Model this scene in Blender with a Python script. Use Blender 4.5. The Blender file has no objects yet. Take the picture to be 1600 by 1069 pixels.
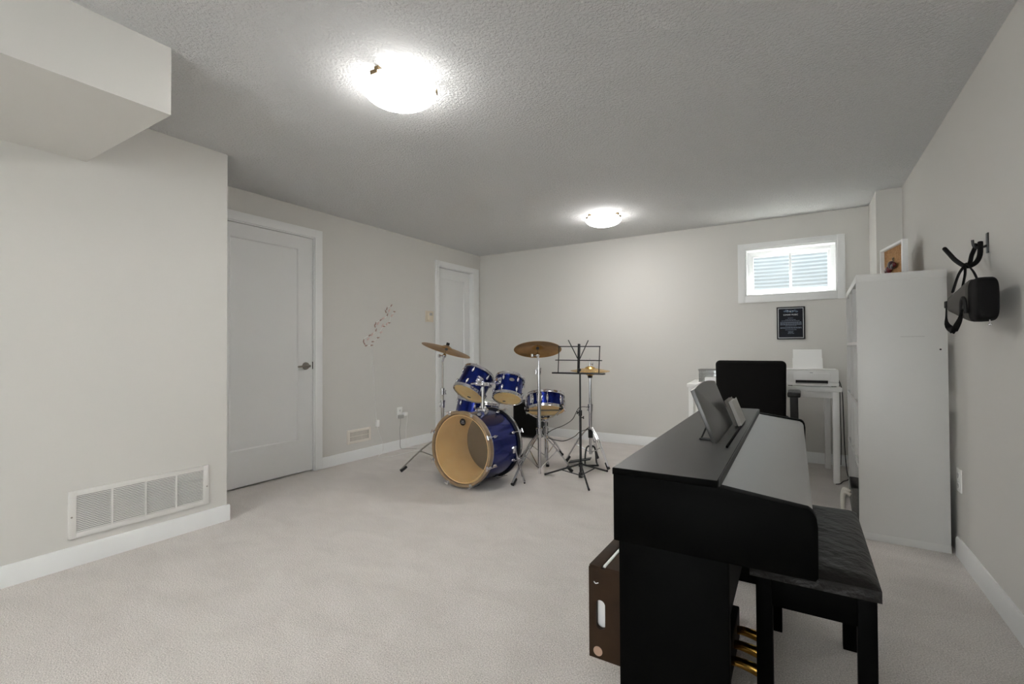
import bpy, bmesh, math, random
from mathutils import Vector, Matrix, Quaternion
random.seed(4)
PI = math.pi
SC = bpy.context.scene
COL = SC.collection
WM = {}

# ------------------------------------------------------------------ materials
def lin(c):
    c = c / 255.0
    return c / 12.92 if c <= 0.04045 else ((c + 0.055) / 1.055) ** 2.4
def rgb(r, g, b): return (lin(r), lin(g), lin(b), 1.0)

def mat(name, col, rough=0.5, metal=0.0, coat=0.0, bump=None, var=None, spec=0.5, sheen=0.0, emit=None, coatr=0.06):
    """bump = (scale, strength, distance, detail); var = (scale, second colour, contrast)"""
    m = bpy.data.materials.new(name); m.use_nodes = True
    nt = m.node_tree; N = nt.nodes; L = nt.links
    p = N['Principled BSDF']
    p.inputs['Base Color'].default_value = col
    p.inputs['Roughness'].default_value = rough
    p.inputs['Metallic'].default_value = metal
    p.inputs['Coat Weight'].default_value = coat
    p.inputs['Coat Roughness'].default_value = coatr
    p.inputs['Specular IOR Level'].default_value = spec
    p.inputs['Sheen Weight'].default_value = sheen
    if emit:
        p.inputs['Emission Color'].default_value = emit[0]; p.inputs['Emission Strength'].default_value = emit[1]
    tc = N.new('ShaderNodeTexCoord')
    if var:
        n = N.new('ShaderNodeTexNoise'); n.inputs['Scale'].default_value = var[0]; n.inputs['Detail'].default_value = 4
        L.new(tc.outputs['Object'], n.inputs['Vector'])
        r = N.new('ShaderNodeValToRGB')
        r.color_ramp.elements[0].position = 0.5 - var[2]; r.color_ramp.elements[1].position = 0.5 + var[2]
        r.color_ramp.elements[0].color = col; r.color_ramp.elements[1].color = var[1]
        L.new(n.outputs['Fac'], r.inputs['Fac']); L.new(r.outputs['Color'], p.inputs['Base Color'])
    if bump:
        n = N.new('ShaderNodeTexNoise'); n.inputs['Scale'].default_value = bump[0]
        n.inputs['Detail'].default_value = bump[3] if len(bump) > 3 else 3
        L.new(tc.outputs['Object'], n.inputs['Vector'])
        b = N.new('ShaderNodeBump'); b.inputs['Strength'].default_value = bump[1]; b.inputs['Distance'].default_value = bump[2]
        L.new(n.outputs['Fac'], b.inputs['Height']); L.new(b.outputs['Normal'], p.inputs['Normal'])
    return m

WALLC = rgb(217, 215, 210)
M = {}
M['wall'] = mat('wall paint', WALLC, 0.75, bump=(260, 0.08, 0.002), spec=0.3)
M['trim'] = mat('white trim paint', rgb(238, 239, 238), 0.42, bump=(60, 0.03, 0.002))
M['door'] = mat('white door paint', rgb(232, 233, 232), 0.45, bump=(40, 0.03, 0.002))
M['vinyl'] = mat('white vinyl', rgb(246, 247, 247), 0.35, bump=(30, 0.02, 0.001))
M['dark'] = mat('dark gap', rgb(18, 17, 16), 0.8, bump=(30, 0.1, 0.002))
M['plastic'] = mat('white plastic', rgb(246, 245, 242), 0.38, bump=(50, 0.02, 0.001))
M['almond'] = mat('almond plastic', rgb(222, 210, 190), 0.4, bump=(50, 0.02, 0.001))
M['metalwhite'] = mat('white enamelled steel', rgb(226, 224, 220), 0.4, bump=(50, 0.02, 0.001))
M['regwhite'] = mat('warm white steel', rgb(230, 224, 214), 0.45, bump=(50, 0.02, 0.001))
M['chrome'] = mat('chrome', rgb(215, 215, 218), 0.12, 1.0, bump=(30, 0.01, 0.001))
M['nickel'] = mat('brushed nickel', rgb(170, 166, 158), 0.28, 1.0, bump=(200, 0.05, 0.001))
M['bronze'] = mat('antique bronze', rgb(120, 104, 78), 0.35, 0.9, bump=(100, 0.05, 0.001))
M['brass'] = mat('polished brass', rgb(205, 160, 80), 0.2, 1.0, bump=(60, 0.03, 0.001))
M['cymbal'] = mat('cymbal bronze', rgb(188, 142, 78), 0.33, 0.85, bump=(45, 0.12, 0.002), var=(9, rgb(146, 106, 56), 0.25))
M['hat'] = mat('hi-hat bronze', rgb(214, 172, 92), 0.25, 0.9, bump=(60, 0.1, 0.002))
M['black'] = mat('black enamel', rgb(20, 20, 20), 0.38, bump=(80, 0.03, 0.001))
M['rubber'] = mat('black rubber', rgb(16, 15, 15), 0.7, bump=(90, 0.1, 0.001))
M['ebony'] = mat('black wood grain laminate', rgb(4, 4, 4), 0.5, spec=0.03, bump=(120, 0.05, 0.001), var=(25, rgb(7, 7, 6), 0.2))
M['ebonytop'] = mat('satin black keyboard lid', rgb(22, 21, 20), 0.42, coat=1.0, coatr=0.42, spec=1.0, bump=(150, 0.06, 0.0008), var=(25, rgb(24, 23, 22), 0.2))
M['ebonytop'].node_tree.nodes['Principled BSDF'].inputs['Coat IOR'].default_value = 4.6
M['ebonysatin'] = mat('satin black laminate', rgb(13, 12, 11), 0.40, spec=0.5, bump=(150, 0.05, 0.0008), var=(25, rgb(20, 19, 18), 0.2))
M['rest'] = mat('satin black rest with sheen', rgb(44, 42, 40), 0.4, coat=0.8, coatr=0.4, spec=0.8, bump=(150, 0.05, 0.0008))  # grey in the base colour stands for the room's reflection
M['leather'] = mat('dark brown leather', rgb(17, 12, 9), 0.42, spec=0.34, bump=(30, 0.8, 0.010, 9), var=(30, rgb(11, 8, 6), 0.25))
M['crate'] = mat('dark stained wood', rgb(58, 40, 24), 0.6, spec=0.2, bump=(60, 0.25, 0.002), var=(9, rgb(40, 27, 16), 0.25))
M['paper'] = mat('white paper', rgb(248, 248, 246), 0.7, bump=(60, 0.03, 0.001))
M['blush'] = mat('pink felt pad', rgb(186, 154, 134), 0.8, bump=(150, 0.2, 0.001))
M['fabric'] = mat('black chair fabric', rgb(19, 18, 17), 0.95, bump=(320, 0.5, 0.003), spec=0.2)
M['shelf'] = mat('white shelf laminate', rgb(206, 205, 202), 0.42, bump=(300, 0.06, 0.0008))
M['desk'] = mat('white desk laminate', rgb(245, 244, 241), 0.38, bump=(60, 0.02, 0.001))
M['felt'] = mat('grey felt', rgb(104, 103, 99), 0.95, bump=(260, 0.5, 0.003), var=(80, rgb(84, 83, 80), 0.3))
M['rope'] = mat('off-white cotton rope', rgb(214, 210, 200), 0.9, bump=(180, 0.6, 0.004))
M['cork'] = mat('cork', rgb(196, 152, 104), 0.85, bump=(160, 0.4, 0.003), var=(60, rgb(160, 116, 72), 0.2))
M['red'] = mat('dark red enamel', rgb(96, 18, 28), 0.25, coat=0.5, bump=(40, 0.05, 0.001))
M['wine'] = mat('blackish wine enamel', rgb(48, 16, 26), 0.3, coat=0.5, bump=(40, 0.05, 0.001))
M['bag'] = mat('black nylon', rgb(14, 13, 13), 0.75, spec=0.2, bump=(420, 0.35, 0.002))
M['baglit'] = mat('black nylon lit side', rgb(82, 79, 74), 0.8, bump=(420, 0.35, 0.002))  # lit side of the black bag, its light put into the colour
M['web'] = mat('black webbing', rgb(14, 13, 13), 0.8, spec=0.2, bump=(300, 0.4, 0.002))
M['navy'] = mat('navy plate', rgb(7, 11, 28), 0.4, spec=0.15, bump=(30, 0.02, 0.001), var=(14, rgb(4, 6, 15), 0.2))
M['nebula'] = mat('blue nebula print', rgb(70, 96, 118), 0.3, bump=(30, 0.02, 0.001), var=(70, rgb(22, 32, 56), 0.15))
M['silverline'] = mat('silver engraving', rgb(205, 207, 210), 0.35, 0.2, bump=(50, 0.02, 0.001))
M['greytext'] = mat('pale engraving', rgb(120, 132, 150), 0.4, bump=(50, 0.02, 0.001))
M['pink'] = mat('pale pink petal', rgb(222, 200, 194), 0.7, bump=(90, 0.1, 0.001))
M['taupe'] = mat('taupe cord shadow', rgb(176, 150, 138), 0.75, bump=(120, 0.2, 0.001))  # colour of the wire's shadow bits on the wall
M['steel'] = mat('galvanised steel', rgb(112, 119, 124), 0.5, 0.1, bump=(18, 0.15, 0.004), var=(7, rgb(98, 107, 114), 0.3))
M['gravel'] = mat('pale gravel', rgb(226, 224, 218), 0.9, bump=(60, 0.8, 0.01), var=(60, rgb(200, 196, 190), 0.2))
M['clear'] = None
M['hoopwood'] = mat('brown maple hoop', rgb(158, 134, 104), 0.35, coat=0.4, bump=(40, 0.1, 0.001), var=(14, rgb(132, 110, 84), 0.25))
M['maple'] = mat('maple plies', rgb(255, 230, 180), 0.55, bump=(35, 0.15, 0.001), var=(12, rgb(248, 214, 156), 0.3))
M['skin'] = mat('cream drum head', rgb(255, 226, 160), 0.4, bump=(26, 0.06, 0.001), var=(14, rgb(250, 208, 132), 0.3))
M['white'] = mat('coated white drum head', rgb(222, 220, 212), 0.5, bump=(60, 0.1, 0.001))
M['smoke'] = mat('smoky drum head', rgb(34, 34, 33), 0.6, bump=(26, 0.06, 0.001), var=(9, rgb(26, 26, 25), 0.3))
M['tolex'] = mat('black speaker vinyl', rgb(12, 12, 12), 0.6, bump=(220, 0.4, 0.002))
M['grey'] = mat('light grey plastic', rgb(176, 174, 170), 0.45, bump=(70, 0.04, 0.001))
M['midgrey'] = mat('mid grey card', rgb(112, 108, 102), 0.6, bump=(90, 0.08, 0.001))
M['traygrey'] = mat('grey plastic tray', rgb(150, 149, 146), 0.5, bump=(70, 0.05, 0.001))  # own grey of the organiser's rim and bands

def blue_mat():
    m = mat('sparkle blue lacquer', rgb(10, 50, 150), 0.24, 0.7, coat=0.3, spec=0.3, bump=(260, 0.06, 0.0006))
    nt = m.node_tree; N = nt.nodes; L = nt.links; p = N['Principled BSDF']
    tc = N.new('ShaderNodeTexCoord'); v = N.new('ShaderNodeTexVoronoi'); v.inputs['Scale'].default_value = 260
    L.new(tc.outputs['Object'], v.inputs['Vector'])
    r = N.new('ShaderNodeValToRGB'); r.color_ramp.elements[0].color = rgb(9, 58, 186); r.color_ramp.elements[1].color = rgb(3, 23, 98)
    r.color_ramp.elements[1].position = 0.5
    L.new(v.outputs['Distance'], r.inputs['Fac']); L.new(r.outputs['Color'], p.inputs['Base Color'])
    return m
M['blue'] = blue_mat()

def clear_mat(name, tint, body, gloss, rough=0.05, bodycol=None):
    """see-through film: transparent + a little body colour + sheen"""
    m = bpy.data.materials.new(name); m.use_nodes = True
    nt = m.node_tree; N = nt.nodes; L = nt.links; N.clear()
    o = N.new('ShaderNodeOutputMaterial'); t = N.new('ShaderNodeBsdfTransparent'); t.inputs['Color'].default_value = tint
    d = N.new('ShaderNodeBsdfDiffuse'); d.inputs['Color'].default_value = bodycol or (0.8, 0.8, 0.8, 1)
    g = N.new('ShaderNodeBsdfGlossy'); g.inputs['Roughness'].default_value = rough
    a = N.new('ShaderNodeMixShader'); a.inputs['Fac'].default_value = body
    b = N.new('ShaderNodeMixShader'); b.inputs['Fac'].default_value = gloss
    L.new(t.outputs[0], a.inputs[1]); L.new(d.outputs[0], a.inputs[2])
    L.new(a.outputs[0], b.inputs[1]); L.new(g.outputs[0], b.inputs[2]); L.new(b.outputs[0], o.inputs['Surface'])
    return m
M['glass'] = clear_mat('window glass', (0.95, 0.97, 0.97, 1), 0.02, 0.05, 0.02)
M['film'] = clear_mat('clear drum head film', (1.0, 0.975, 0.93, 1), 0.07, 0.03, 0.55, rgb(222, 190, 142))
M['acrylic'] = clear_mat('clear acrylic', (0.80, 0.81, 0.81, 1), 0.12, 0.10, 0.1, rgb(205, 205, 202))

def ceiling_mat():
    m = mat('stippled ceiling', rgb(248, 248, 247), 0.9, spec=0.15)
    nt = m.node_tree; N = nt.nodes; L = nt.links; p = N['Principled BSDF']
    tc = N.new('ShaderNodeTexCoord')
    n = N.new('ShaderNodeTexNoise'); n.inputs['Scale'].default_value = 78; n.inputs['Detail'].default_value = 5; n.inputs['Roughness'].default_value = 0.65
    L.new(tc.outputs['Object'], n.inputs['Vector'])
    r = N.new('ShaderNodeValToRGB'); r.color_ramp.elements[0].position = 0.40; r.color_ramp.elements[1].position = 0.66
    L.new(n.outputs['Fac'], r.inputs['Fac'])
    b = N.new('ShaderNodeBump'); b.inputs['Strength'].default_value = 1.0; b.inputs['Distance'].default_value = 0.008
    L.new(r.outputs['Color'], b.inputs['Height']); L.new(b.outputs['Normal'], p.inputs['Normal'])
    return m
M['ceiling'] = ceiling_mat()

def carpet_mat():
    m = mat('cut pile carpet', rgb(206, 200, 193), 0.95, spec=0.1, sheen=0.25)
    nt = m.node_tree; N = nt.nodes; L = nt.links; p = N['Principled BSDF']
    tc = N.new('ShaderNodeTexCoord')
    a = N.new('ShaderNodeTexNoise'); a.inputs['Scale'].default_value = 210; a.inputs['Detail'].default_value = 4
    L.new(tc.outputs['Object'], a.inputs['Vector'])
    mp = N.new('ShaderNodeMapping'); mp.inputs['Rotation'].default_value = (0, 0, 0.9); mp.inputs['Scale'].default_value = (1.4, 2.6, 1)
    L.new(tc.outputs['Object'], mp.inputs['Vector'])
    w = N.new('ShaderNodeTexNoise'); w.inputs['Scale'].default_value = 2.6; w.inputs['Detail'].default_value = 7; w.inputs['Roughness'].default_value = 0.6
    w.inputs['Distortion'].default_value = 0.6
    L.new(mp.outputs[0], w.inputs['Vector'])
    ra = N.new('ShaderNodeValToRGB'); ra.color_ramp.elements[0].position = 0.3; ra.color_ramp.elements[1].position = 0.7
    ra.color_ramp.elements[0].color = rgb(186, 179, 173); ra.color_ramp.elements[1].color = rgb(246, 240, 235)
    L.new(a.outputs['Fac'], ra.inputs['Fac'])
    rw = N.new('ShaderNodeValToRGB'); rw.color_ramp.elements[0].position = 0.34; rw.color_ramp.elements[1].position = 0.62
    rw.color_ramp.elements[0].color = (0.91, 0.905, 0.90, 1); rw.color_ramp.elements[1].color = (1, 1, 1, 1)
    L.new(w.outputs['Fac'], rw.inputs['Fac'])
    mx = N.new('ShaderNodeMixRGB'); mx.blend_type = 'MULTIPLY'; mx.inputs['Fac'].default_value = 1
    L.new(ra.outputs['Color'], mx.inputs[1]); L.new(rw.outputs['Color'], mx.inputs[2]); L.new(mx.outputs[0], p.inputs['Base Color'])
    b = N.new('ShaderNodeBump'); b.inputs['Strength'].default_value = 0.7; b.inputs['Distance'].default_value = 0.006
    L.new(a.outputs['Fac'], b.inputs['Height']); L.new(b.outputs['Normal'], p.inputs['Normal'])
    return m
M['carpet'] = carpet_mat()

def lamp_mat(name, col, centre, rim, back):
    """frosted glass: brightest below the bulb, dimmer towards the rim, dim on its upper side"""
    m = bpy.data.materials.new(name); m.use_nodes = True
    nt = m.node_tree; N = nt.nodes; L = nt.links; N.clear()
    o = N.new('ShaderNodeOutputMaterial'); e = N.new('ShaderNodeEmission'); e.inputs['Color'].default_value = col
    tc = N.new('ShaderNodeTexCoord'); sp = N.new('ShaderNodeSeparateXYZ'); L.new(tc.outputs['Object'], sp.inputs[0])
    mr = N.new('ShaderNodeMapRange'); mr.interpolation_type = 'SMOOTHSTEP'
    mr.inputs['From Min'].default_value = -.100; mr.inputs['From Max'].default_value = -.045
    mr.inputs['To Min'].default_value = centre; mr.inputs['To Max'].default_value = rim
    L.new(sp.outputs['Z'], mr.inputs['Value'])
    g = N.new('ShaderNodeNewGeometry'); mx = N.new('ShaderNodeMix'); mx.inputs['B'].default_value = back
    L.new(mr.outputs['Result'], mx.inputs['A']); L.new(g.outputs['Backfacing'], mx.inputs['Factor'])
    L.new(mx.outputs['Result'], e.inputs['Strength']); L.new(e.outputs[0], o.inputs['Surface'])
    return m
M['shade'] = lamp_mat('frosted lamp glass', (1.0, 0.985, 0.965, 1), 20.0, 11.0, 3.0)

# ------------------------------------------------------------------ mesh builder
class B:
    def __init__(s): s.bm = bmesh.new(); s.k = 0
    def box(s, x0, x1, y0, y1, z0, z1, bev=0.0, seg=2, mtx=None):
        if bev:   # members of one frame never share a face plane
            e = s.k * .00012; s.k += 1
            x0, x1, y0, y1, z0, z1 = x0 + e, x1 - e, y0 + e, y1 - e, z0 + e, z1 - e
        r = bmesh.ops.create_cube(s.bm, size=1.0); vs = r['verts']
        for v in vs:
            v.co = Vector((x0 + (v.co.x + .5) * (x1 - x0), y0 + (v.co.y + .5) * (y1 - y0), z0 + (v.co.z + .5) * (z1 - z0)))
        if mtx is not None:
            for v in vs: v.co = mtx @ v.co
        if bev:
            es = list({e for v in vs for e in v.link_edges})
            bmesh.ops.bevel(s.bm, geom=es, offset=bev, segments=seg, profile=0.5, affect='EDGES')
        return s
    def cyl(s, p0, p1, r0, r1=None, seg=16, caps=True):
        p0, p1 = Vector(p0), Vector(p1); r1 = r0 if r1 is None else r1
        d = (p1 - p0).normalized(); q = Vector((0, 0, 1)).rotation_difference(d)
        ra = [s.bm.verts.new(p0 + q @ Vector((r0 * math.cos(2*PI*i/seg), r0 * math.sin(2*PI*i/seg), 0))) for i in range(seg)]
        rb = [s.bm.verts.new(p1 + q @ Vector((r1 * math.cos(2*PI*i/seg), r1 * math.sin(2*PI*i/seg), 0))) for i in range(seg)]
        for i in range(seg):
            j = (i + 1) % seg; s.bm.faces.new((ra[i], ra[j], rb[j], rb[i]))
        if caps:
            s.bm.faces.new(list(reversed(ra))); s.bm.faces.new(rb)
        return s
    def tube(s, pts, r, seg=8, smooth=4, closed=False):
        P = [Vector(p) for p in pts]
        if smooth > 1 and len(P) > 2:
            Q = []; n = len(P)
            for i in range(n - 1 if not closed else n):
                if closed: a, b, c, d = P[i-1], P[i], P[(i+1) % n], P[(i+2) % n]
                else: a, b, c, d = P[max(i-1, 0)], P[i], P[i+1], P[min(i+2, n-1)]
                for k in range(smooth):
                    t = k / smooth
                    Q.append(0.5 * ((2*b) + (c-a)*t + (2*a-5*b+4*c-d)*t*t + (3*b-a-3*c+d)*t*t*t))
            if not closed: Q.append(P[-1])
            P = Q
        n = len(P); rings = []; up = None
        for i in range(n):
            if closed: t = (P[(i+1) % n] - P[i-1]).normalized()
            else: t = (P[min(i+1, n-1)] - P[max(i-1, 0)]).normalized()
            if up is None:
                up = t.orthogonal().normalized()
            else:
                up = (up - t * up.dot(t)).normalized()
            w = t.cross(up)
            rr = r(i / (n - 1)) if callable(r) else r
            rings.append([s.bm.verts.new(P[i] + rr * (math.cos(2*PI*k/seg) * up + math.sin(2*PI*k/seg) * w)) for k in range(seg)])
        for i in range(n if closed else n - 1):
            A, Bq = rings[i], rings[(i+1) % n]
            for k in range(seg):
                j = (k + 1) % seg; s.bm.faces.new((A[k], A[j], Bq[j], Bq[k]))
        if not closed:
            s.bm.faces.new(list(reversed(rings[0]))); s.bm.faces.new(rings[-1])
        return s
    def strap(s, pts, width, thick, wdir, smooth=4):
        """flat band following pts; wdir is the width direction"""
        P = [Vector(p) for p in pts]; Q = []; n = len(P)
        for i in range(n - 1):
            a, b, c, d = P[max(i-1, 0)], P[i], P[i+1], P[min(i+2, n-1)]
            for k in range(smooth):
                t = k / smooth
                Q.append(0.5 * ((2*b) + (c-a)*t + (2*a-5*b+4*c-d)*t*t + (3*b-a-3*c+d)*t*t*t))
        Q.append(P[-1]); W = Vector(wdir).normalized(); rings = []
        for i in range(len(Q)):
            t = (Q[min(i+1, len(Q)-1)] - Q[max(i-1, 0)]).normalized()
            w = (W - t * W.dot(t)).normalized(); u = t.cross(w)
            rings.append([s.bm.verts.new(Q[i] + w*width*a/2 + u*thick*b/2) for a, b in ((-1,-1),(1,-1),(1,1),(-1,1))])
        for i in range(len(Q) - 1):
            for k in range(4):
                j = (k + 1) % 4; s.bm.faces.new((rings[i][k], rings[i][j], rings[i+1][j], rings[i+1][k]))
        s.bm.faces.new(list(reversed(rings[0]))); s.bm.faces.new(rings[-1])
        return s
    def lathe(s, prof, seg=48, mtx=None, closed=False, a0=0.0, a1=2*PI):
        """profile of (radius, z); closed joins last to first"""
        full = abs((a1 - a0) - 2*PI) < 1e-6; n = seg if full else seg + 1; rings = []
        for r, z in prof:
            if r < 1e-6:
                v = Vector((0, 0, z)); v = mtx @ v if mtx else v
                rings.append([s.bm.verts.new(v)])
            else:
                ring = []
                for i in range(n):
                    a = a0 + (a1 - a0) * i / seg; v = Vector((r * math.cos(a), r * math.sin(a), z))
                    ring.append(s.bm.verts.new(mtx @ v if mtx else v))
                rings.append(ring)
        m = len(rings)
        for i in range(m if closed else m - 1):
            A, Bq = rings[i], rings[(i+1) % m]
            for k in range(seg):
                j = (k + 1) % n
                if len(A) == 1 and len(Bq) == 1: continue
                if len(A) == 1: s.bm.faces.new((A[0], Bq[j], Bq[k]))
                elif len(Bq) == 1: s.bm.faces.new((A[k], A[j], Bq[0]))
                else: s.bm.faces.new((A[k], A[j], Bq[j], Bq[k]))
        return s
    def prism(s, poly, axis, a0, a1, bev=0.0):
        """poly in the two other axes (in x,y,z order), extruded along axis"""
        def P(u, v, w):
            return {0: Vector((w, u, v)), 1: Vector((u, w, v)), 2: Vector((u, v, w))}[axis]
        A = [s.bm.verts.new(P(u, v, a0)) for u, v in poly]; Bq = [s.bm.verts.new(P(u, v, a1)) for u, v in poly]
        n = len(poly); fs = []
        for i in range(n):
            j = (i + 1) % n; fs.append(s.bm.faces.new((A[i], A[j], Bq[j], Bq[i])))
        fs.append(s.bm.faces.new(list(reversed(A)))); fs.append(s.bm.faces.new(Bq))
        if bev:
            es = list({e for f in fs for e in f.edges})
            bmesh.ops.bevel(s.bm, geom=es, offset=bev, segments=2, profile=0.5, affect='EDGES')
        return s
    def ball(s, c, r, sc=(1, 1, 1), u=16, v=10):
        q = bmesh.ops.create_uvsphere(s.bm, u_segments=u, v_segments=v, radius=r)
        for w in q['verts']: w.co = Vector((w.co.x*sc[0], w.co.y*sc[1], w.co.z*sc[2])) + Vector(c)
        return s
    def quad(s, *p):
        s.bm.faces.new([s.bm.verts.new(Vector(q)) for q in p]); return s
    def turn(s, mtx):
        bmesh.ops.transform(s.bm, matrix=mtx, verts=s.bm.verts[:]); return s
    def build(s, name, m, parent=None, world=True, angle=35):
        bmesh.ops.recalc_face_normals(s.bm, faces=s.bm.faces[:])
        me = bpy.data.meshes.new(name); s.bm.to_mesh(me); s.bm.free()
        for p in me.polygons: p.use_smooth = True
        me.set_sharp_from_angle(angle=math.radians(angle))
        me.materials.append(m)
        o = bpy.data.objects.new(name, me); COL.objects.link(o)
        w = WM[parent.name] if parent else Matrix.Identity(4)
        if parent:
            o.parent = parent
            if world: me.transform(w.inverted())
        WM[o.name] = w
        return o

def tag(o, label, cat, group=None):
    o['label'] = label; o['category'] = cat
    if group: o['group'] = group
    return o
def thing(name, label, cat, loc, rot=None, group=None):
    o = bpy.data.objects.new(name, None); COL.objects.link(o); o.empty_display_size = 0.05
    w = Matrix.Translation(Vector(loc))
    if rot is not None: w = w @ rot.to_matrix().to_4x4()
    o.matrix_world = w; o.location = loc
    if rot is not None: o.rotation_mode = 'QUATERNION'; o.rotation_quaternion = rot
    WM[o.name] = w
    return tag(o, label, cat, group)
def struct(o):
    o['kind'] = 'structure'; return o
def sempty(name, loc):
    o = bpy.data.objects.new(name, None); COL.objects.link(o); o.location = loc; WM[o.name] = Matrix.Translation(Vector(loc)); o['kind'] = 'structure'
    return o
def copy_tree(o, parent=None):
    c = o.copy(); COL.objects.link(c)
    if parent: c.parent = parent; c.matrix_parent_inverse = o.matrix_parent_inverse
    for ch in list(o.children): copy_tree(ch, c)
    return c
def text_mesh(name, txt, size, m, parent, mtx, depth=0.0004):
    """lettering as a mesh, laid out in the matrix's xy plane, centred"""
    cu = bpy.data.curves.new(name, 'FONT'); cu.body = txt; cu.size = size; cu.align_x = 'CENTER'; cu.align_y = 'CENTER'; cu.extrude = depth
    t = bpy.data.objects.new(name + ' tmp', cu); COL.objects.link(t)
    bpy.context.view_layer.update()
    me = bpy.data.meshes.new_from_object(t.evaluated_get(bpy.context.evaluated_depsgraph_get()))
    bpy.data.objects.remove(t); bpy.data.curves.remove(cu)
    me.name = name; me.transform(mtx); me.transform(WM[parent.name].inverted()); me.materials.clear(); me.materials.append(m)
    o = bpy.data.objects.new(name, me); COL.objects.link(o); o.parent = parent; WM[o.name] = WM[parent.name]
    return o
def rz(a): return Quaternion((0, 0, 1), a)

# ------------------------------------------------------------------ room shell
ZC = 2.305; XA = -3.68; XN = -3.095; XR = 0.668; YB = 5.18; YN = 1.605; YF = -3.4; WT0 = 0.20
struct(B().box(-4.1, 1.2, YF - .2, YB + .0, -0.12, 0.0).build('floor', M['carpet']))
struct(B().box(-4.1, 1.2, YF - .2, YB + WT0, ZC, ZC + 0.15).build('ceiling', M['ceiling']))
# partition that stands forward on the left, nearer the camera
struct(B().box(XA - .12, XN, YF, YN, 0, ZC).build('wall_left_partition', M['wall']))
# left wall with two door openings
b = B()
D1 = (1.785, 2.655, 2.062); D2 = (4.322, 5.012, 2.062)
ys = [YN, D1[0], D1[1], D2[0], D2[1], YB + .3]
for i in (0, 2, 4): b.box(XA - .12, XA, ys[i], ys[i+1], 0, ZC)
for d in (D1, D2): b.box(XA - .12, XA, d[0], d[1], d[2], ZC)
b.box(XA - .2, XA - .12, YN, YB + .3, -0.1, ZC)
struct(b.build('wall_left', M['wall']))
# back wall with the window opening
WX0, WX1, WZ0, WZ1 = -0.477, 0.271, 1.568, 2.026
WT = 0.20
b = B()
b.box(XA - .12, WX0, YB, YB + WT, 0, ZC); b.box(WX1, XR + .2, YB, YB + WT, 0, ZC)
b.box(WX0, WX1, YB, YB + WT, 0, WZ0); b.box(WX0, WX1, YB, YB + WT, WZ1, ZC)
struct(b.build('wall_back', M['wall']))
struct(B().box(XR, XR + .15, YF, YB, 0, ZC).build('wall_right', M['wall']))
struct(B().box(0.505, XR, 4.706, YB, 0, ZC).build('wall_corner_column', M['wall']))
# front wall (behind the camera) with an opening for the added daylight door
GX0, GX1, GZ1 = -1.55, 0.20, 2.05
b = B(); b.box(XA - .2, GX0, YF - .15, YF, 0, ZC); b.box(GX1, XR + .15, YF - .15, YF, 0, ZC); b.box(GX0, GX1, YF - .15, YF, GZ1, ZC)
struct(b.build('wall_front', M['wall']))
struct(B().box(XN, -2.19, YF, 0.912, 2.030, ZC).build('wall_left_bulkhead', M['wall']))

def baseboard(name, axis, a0, a1, c, sgn, h=0.098):
    """runs along axis between a0 and a1, on the wall face at c, sticking out in direction sgn"""
    t = 0.014
    prof = [(0, 0), (t * sgn, 0), (t * sgn, h - .010), (t * .55 * sgn, h), (0, h)]
    if axis == 1: poly = [(c + u, v) for u, v in prof]; o = B().prism(poly, 1, a0, a1)
    else: poly = [(c + u, v) for u, v in prof]; o = B().prism(poly, 0, a0, a1)
    return struct(o.build(name, M['trim']))
baseboard('baseboard_left_partition', 1, YF, YN + .014, XN, 1)
baseboard('baseboard_partition_end', 0, XA, XN + .0, YN, 1)
baseboard('baseboard_left', 1, 2.727, 4.268, XA, 1)
baseboard('baseboard_back', 0, XA, 0.505, YB, -1)
baseboard('baseboard_right', 1, YF, 3.262, XR, -1)
baseboard('baseboard_front', 0, XN, GX0, YF, 1)
baseboard('baseboard_front_end', 0, GX1, XR, YF, 1)

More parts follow.
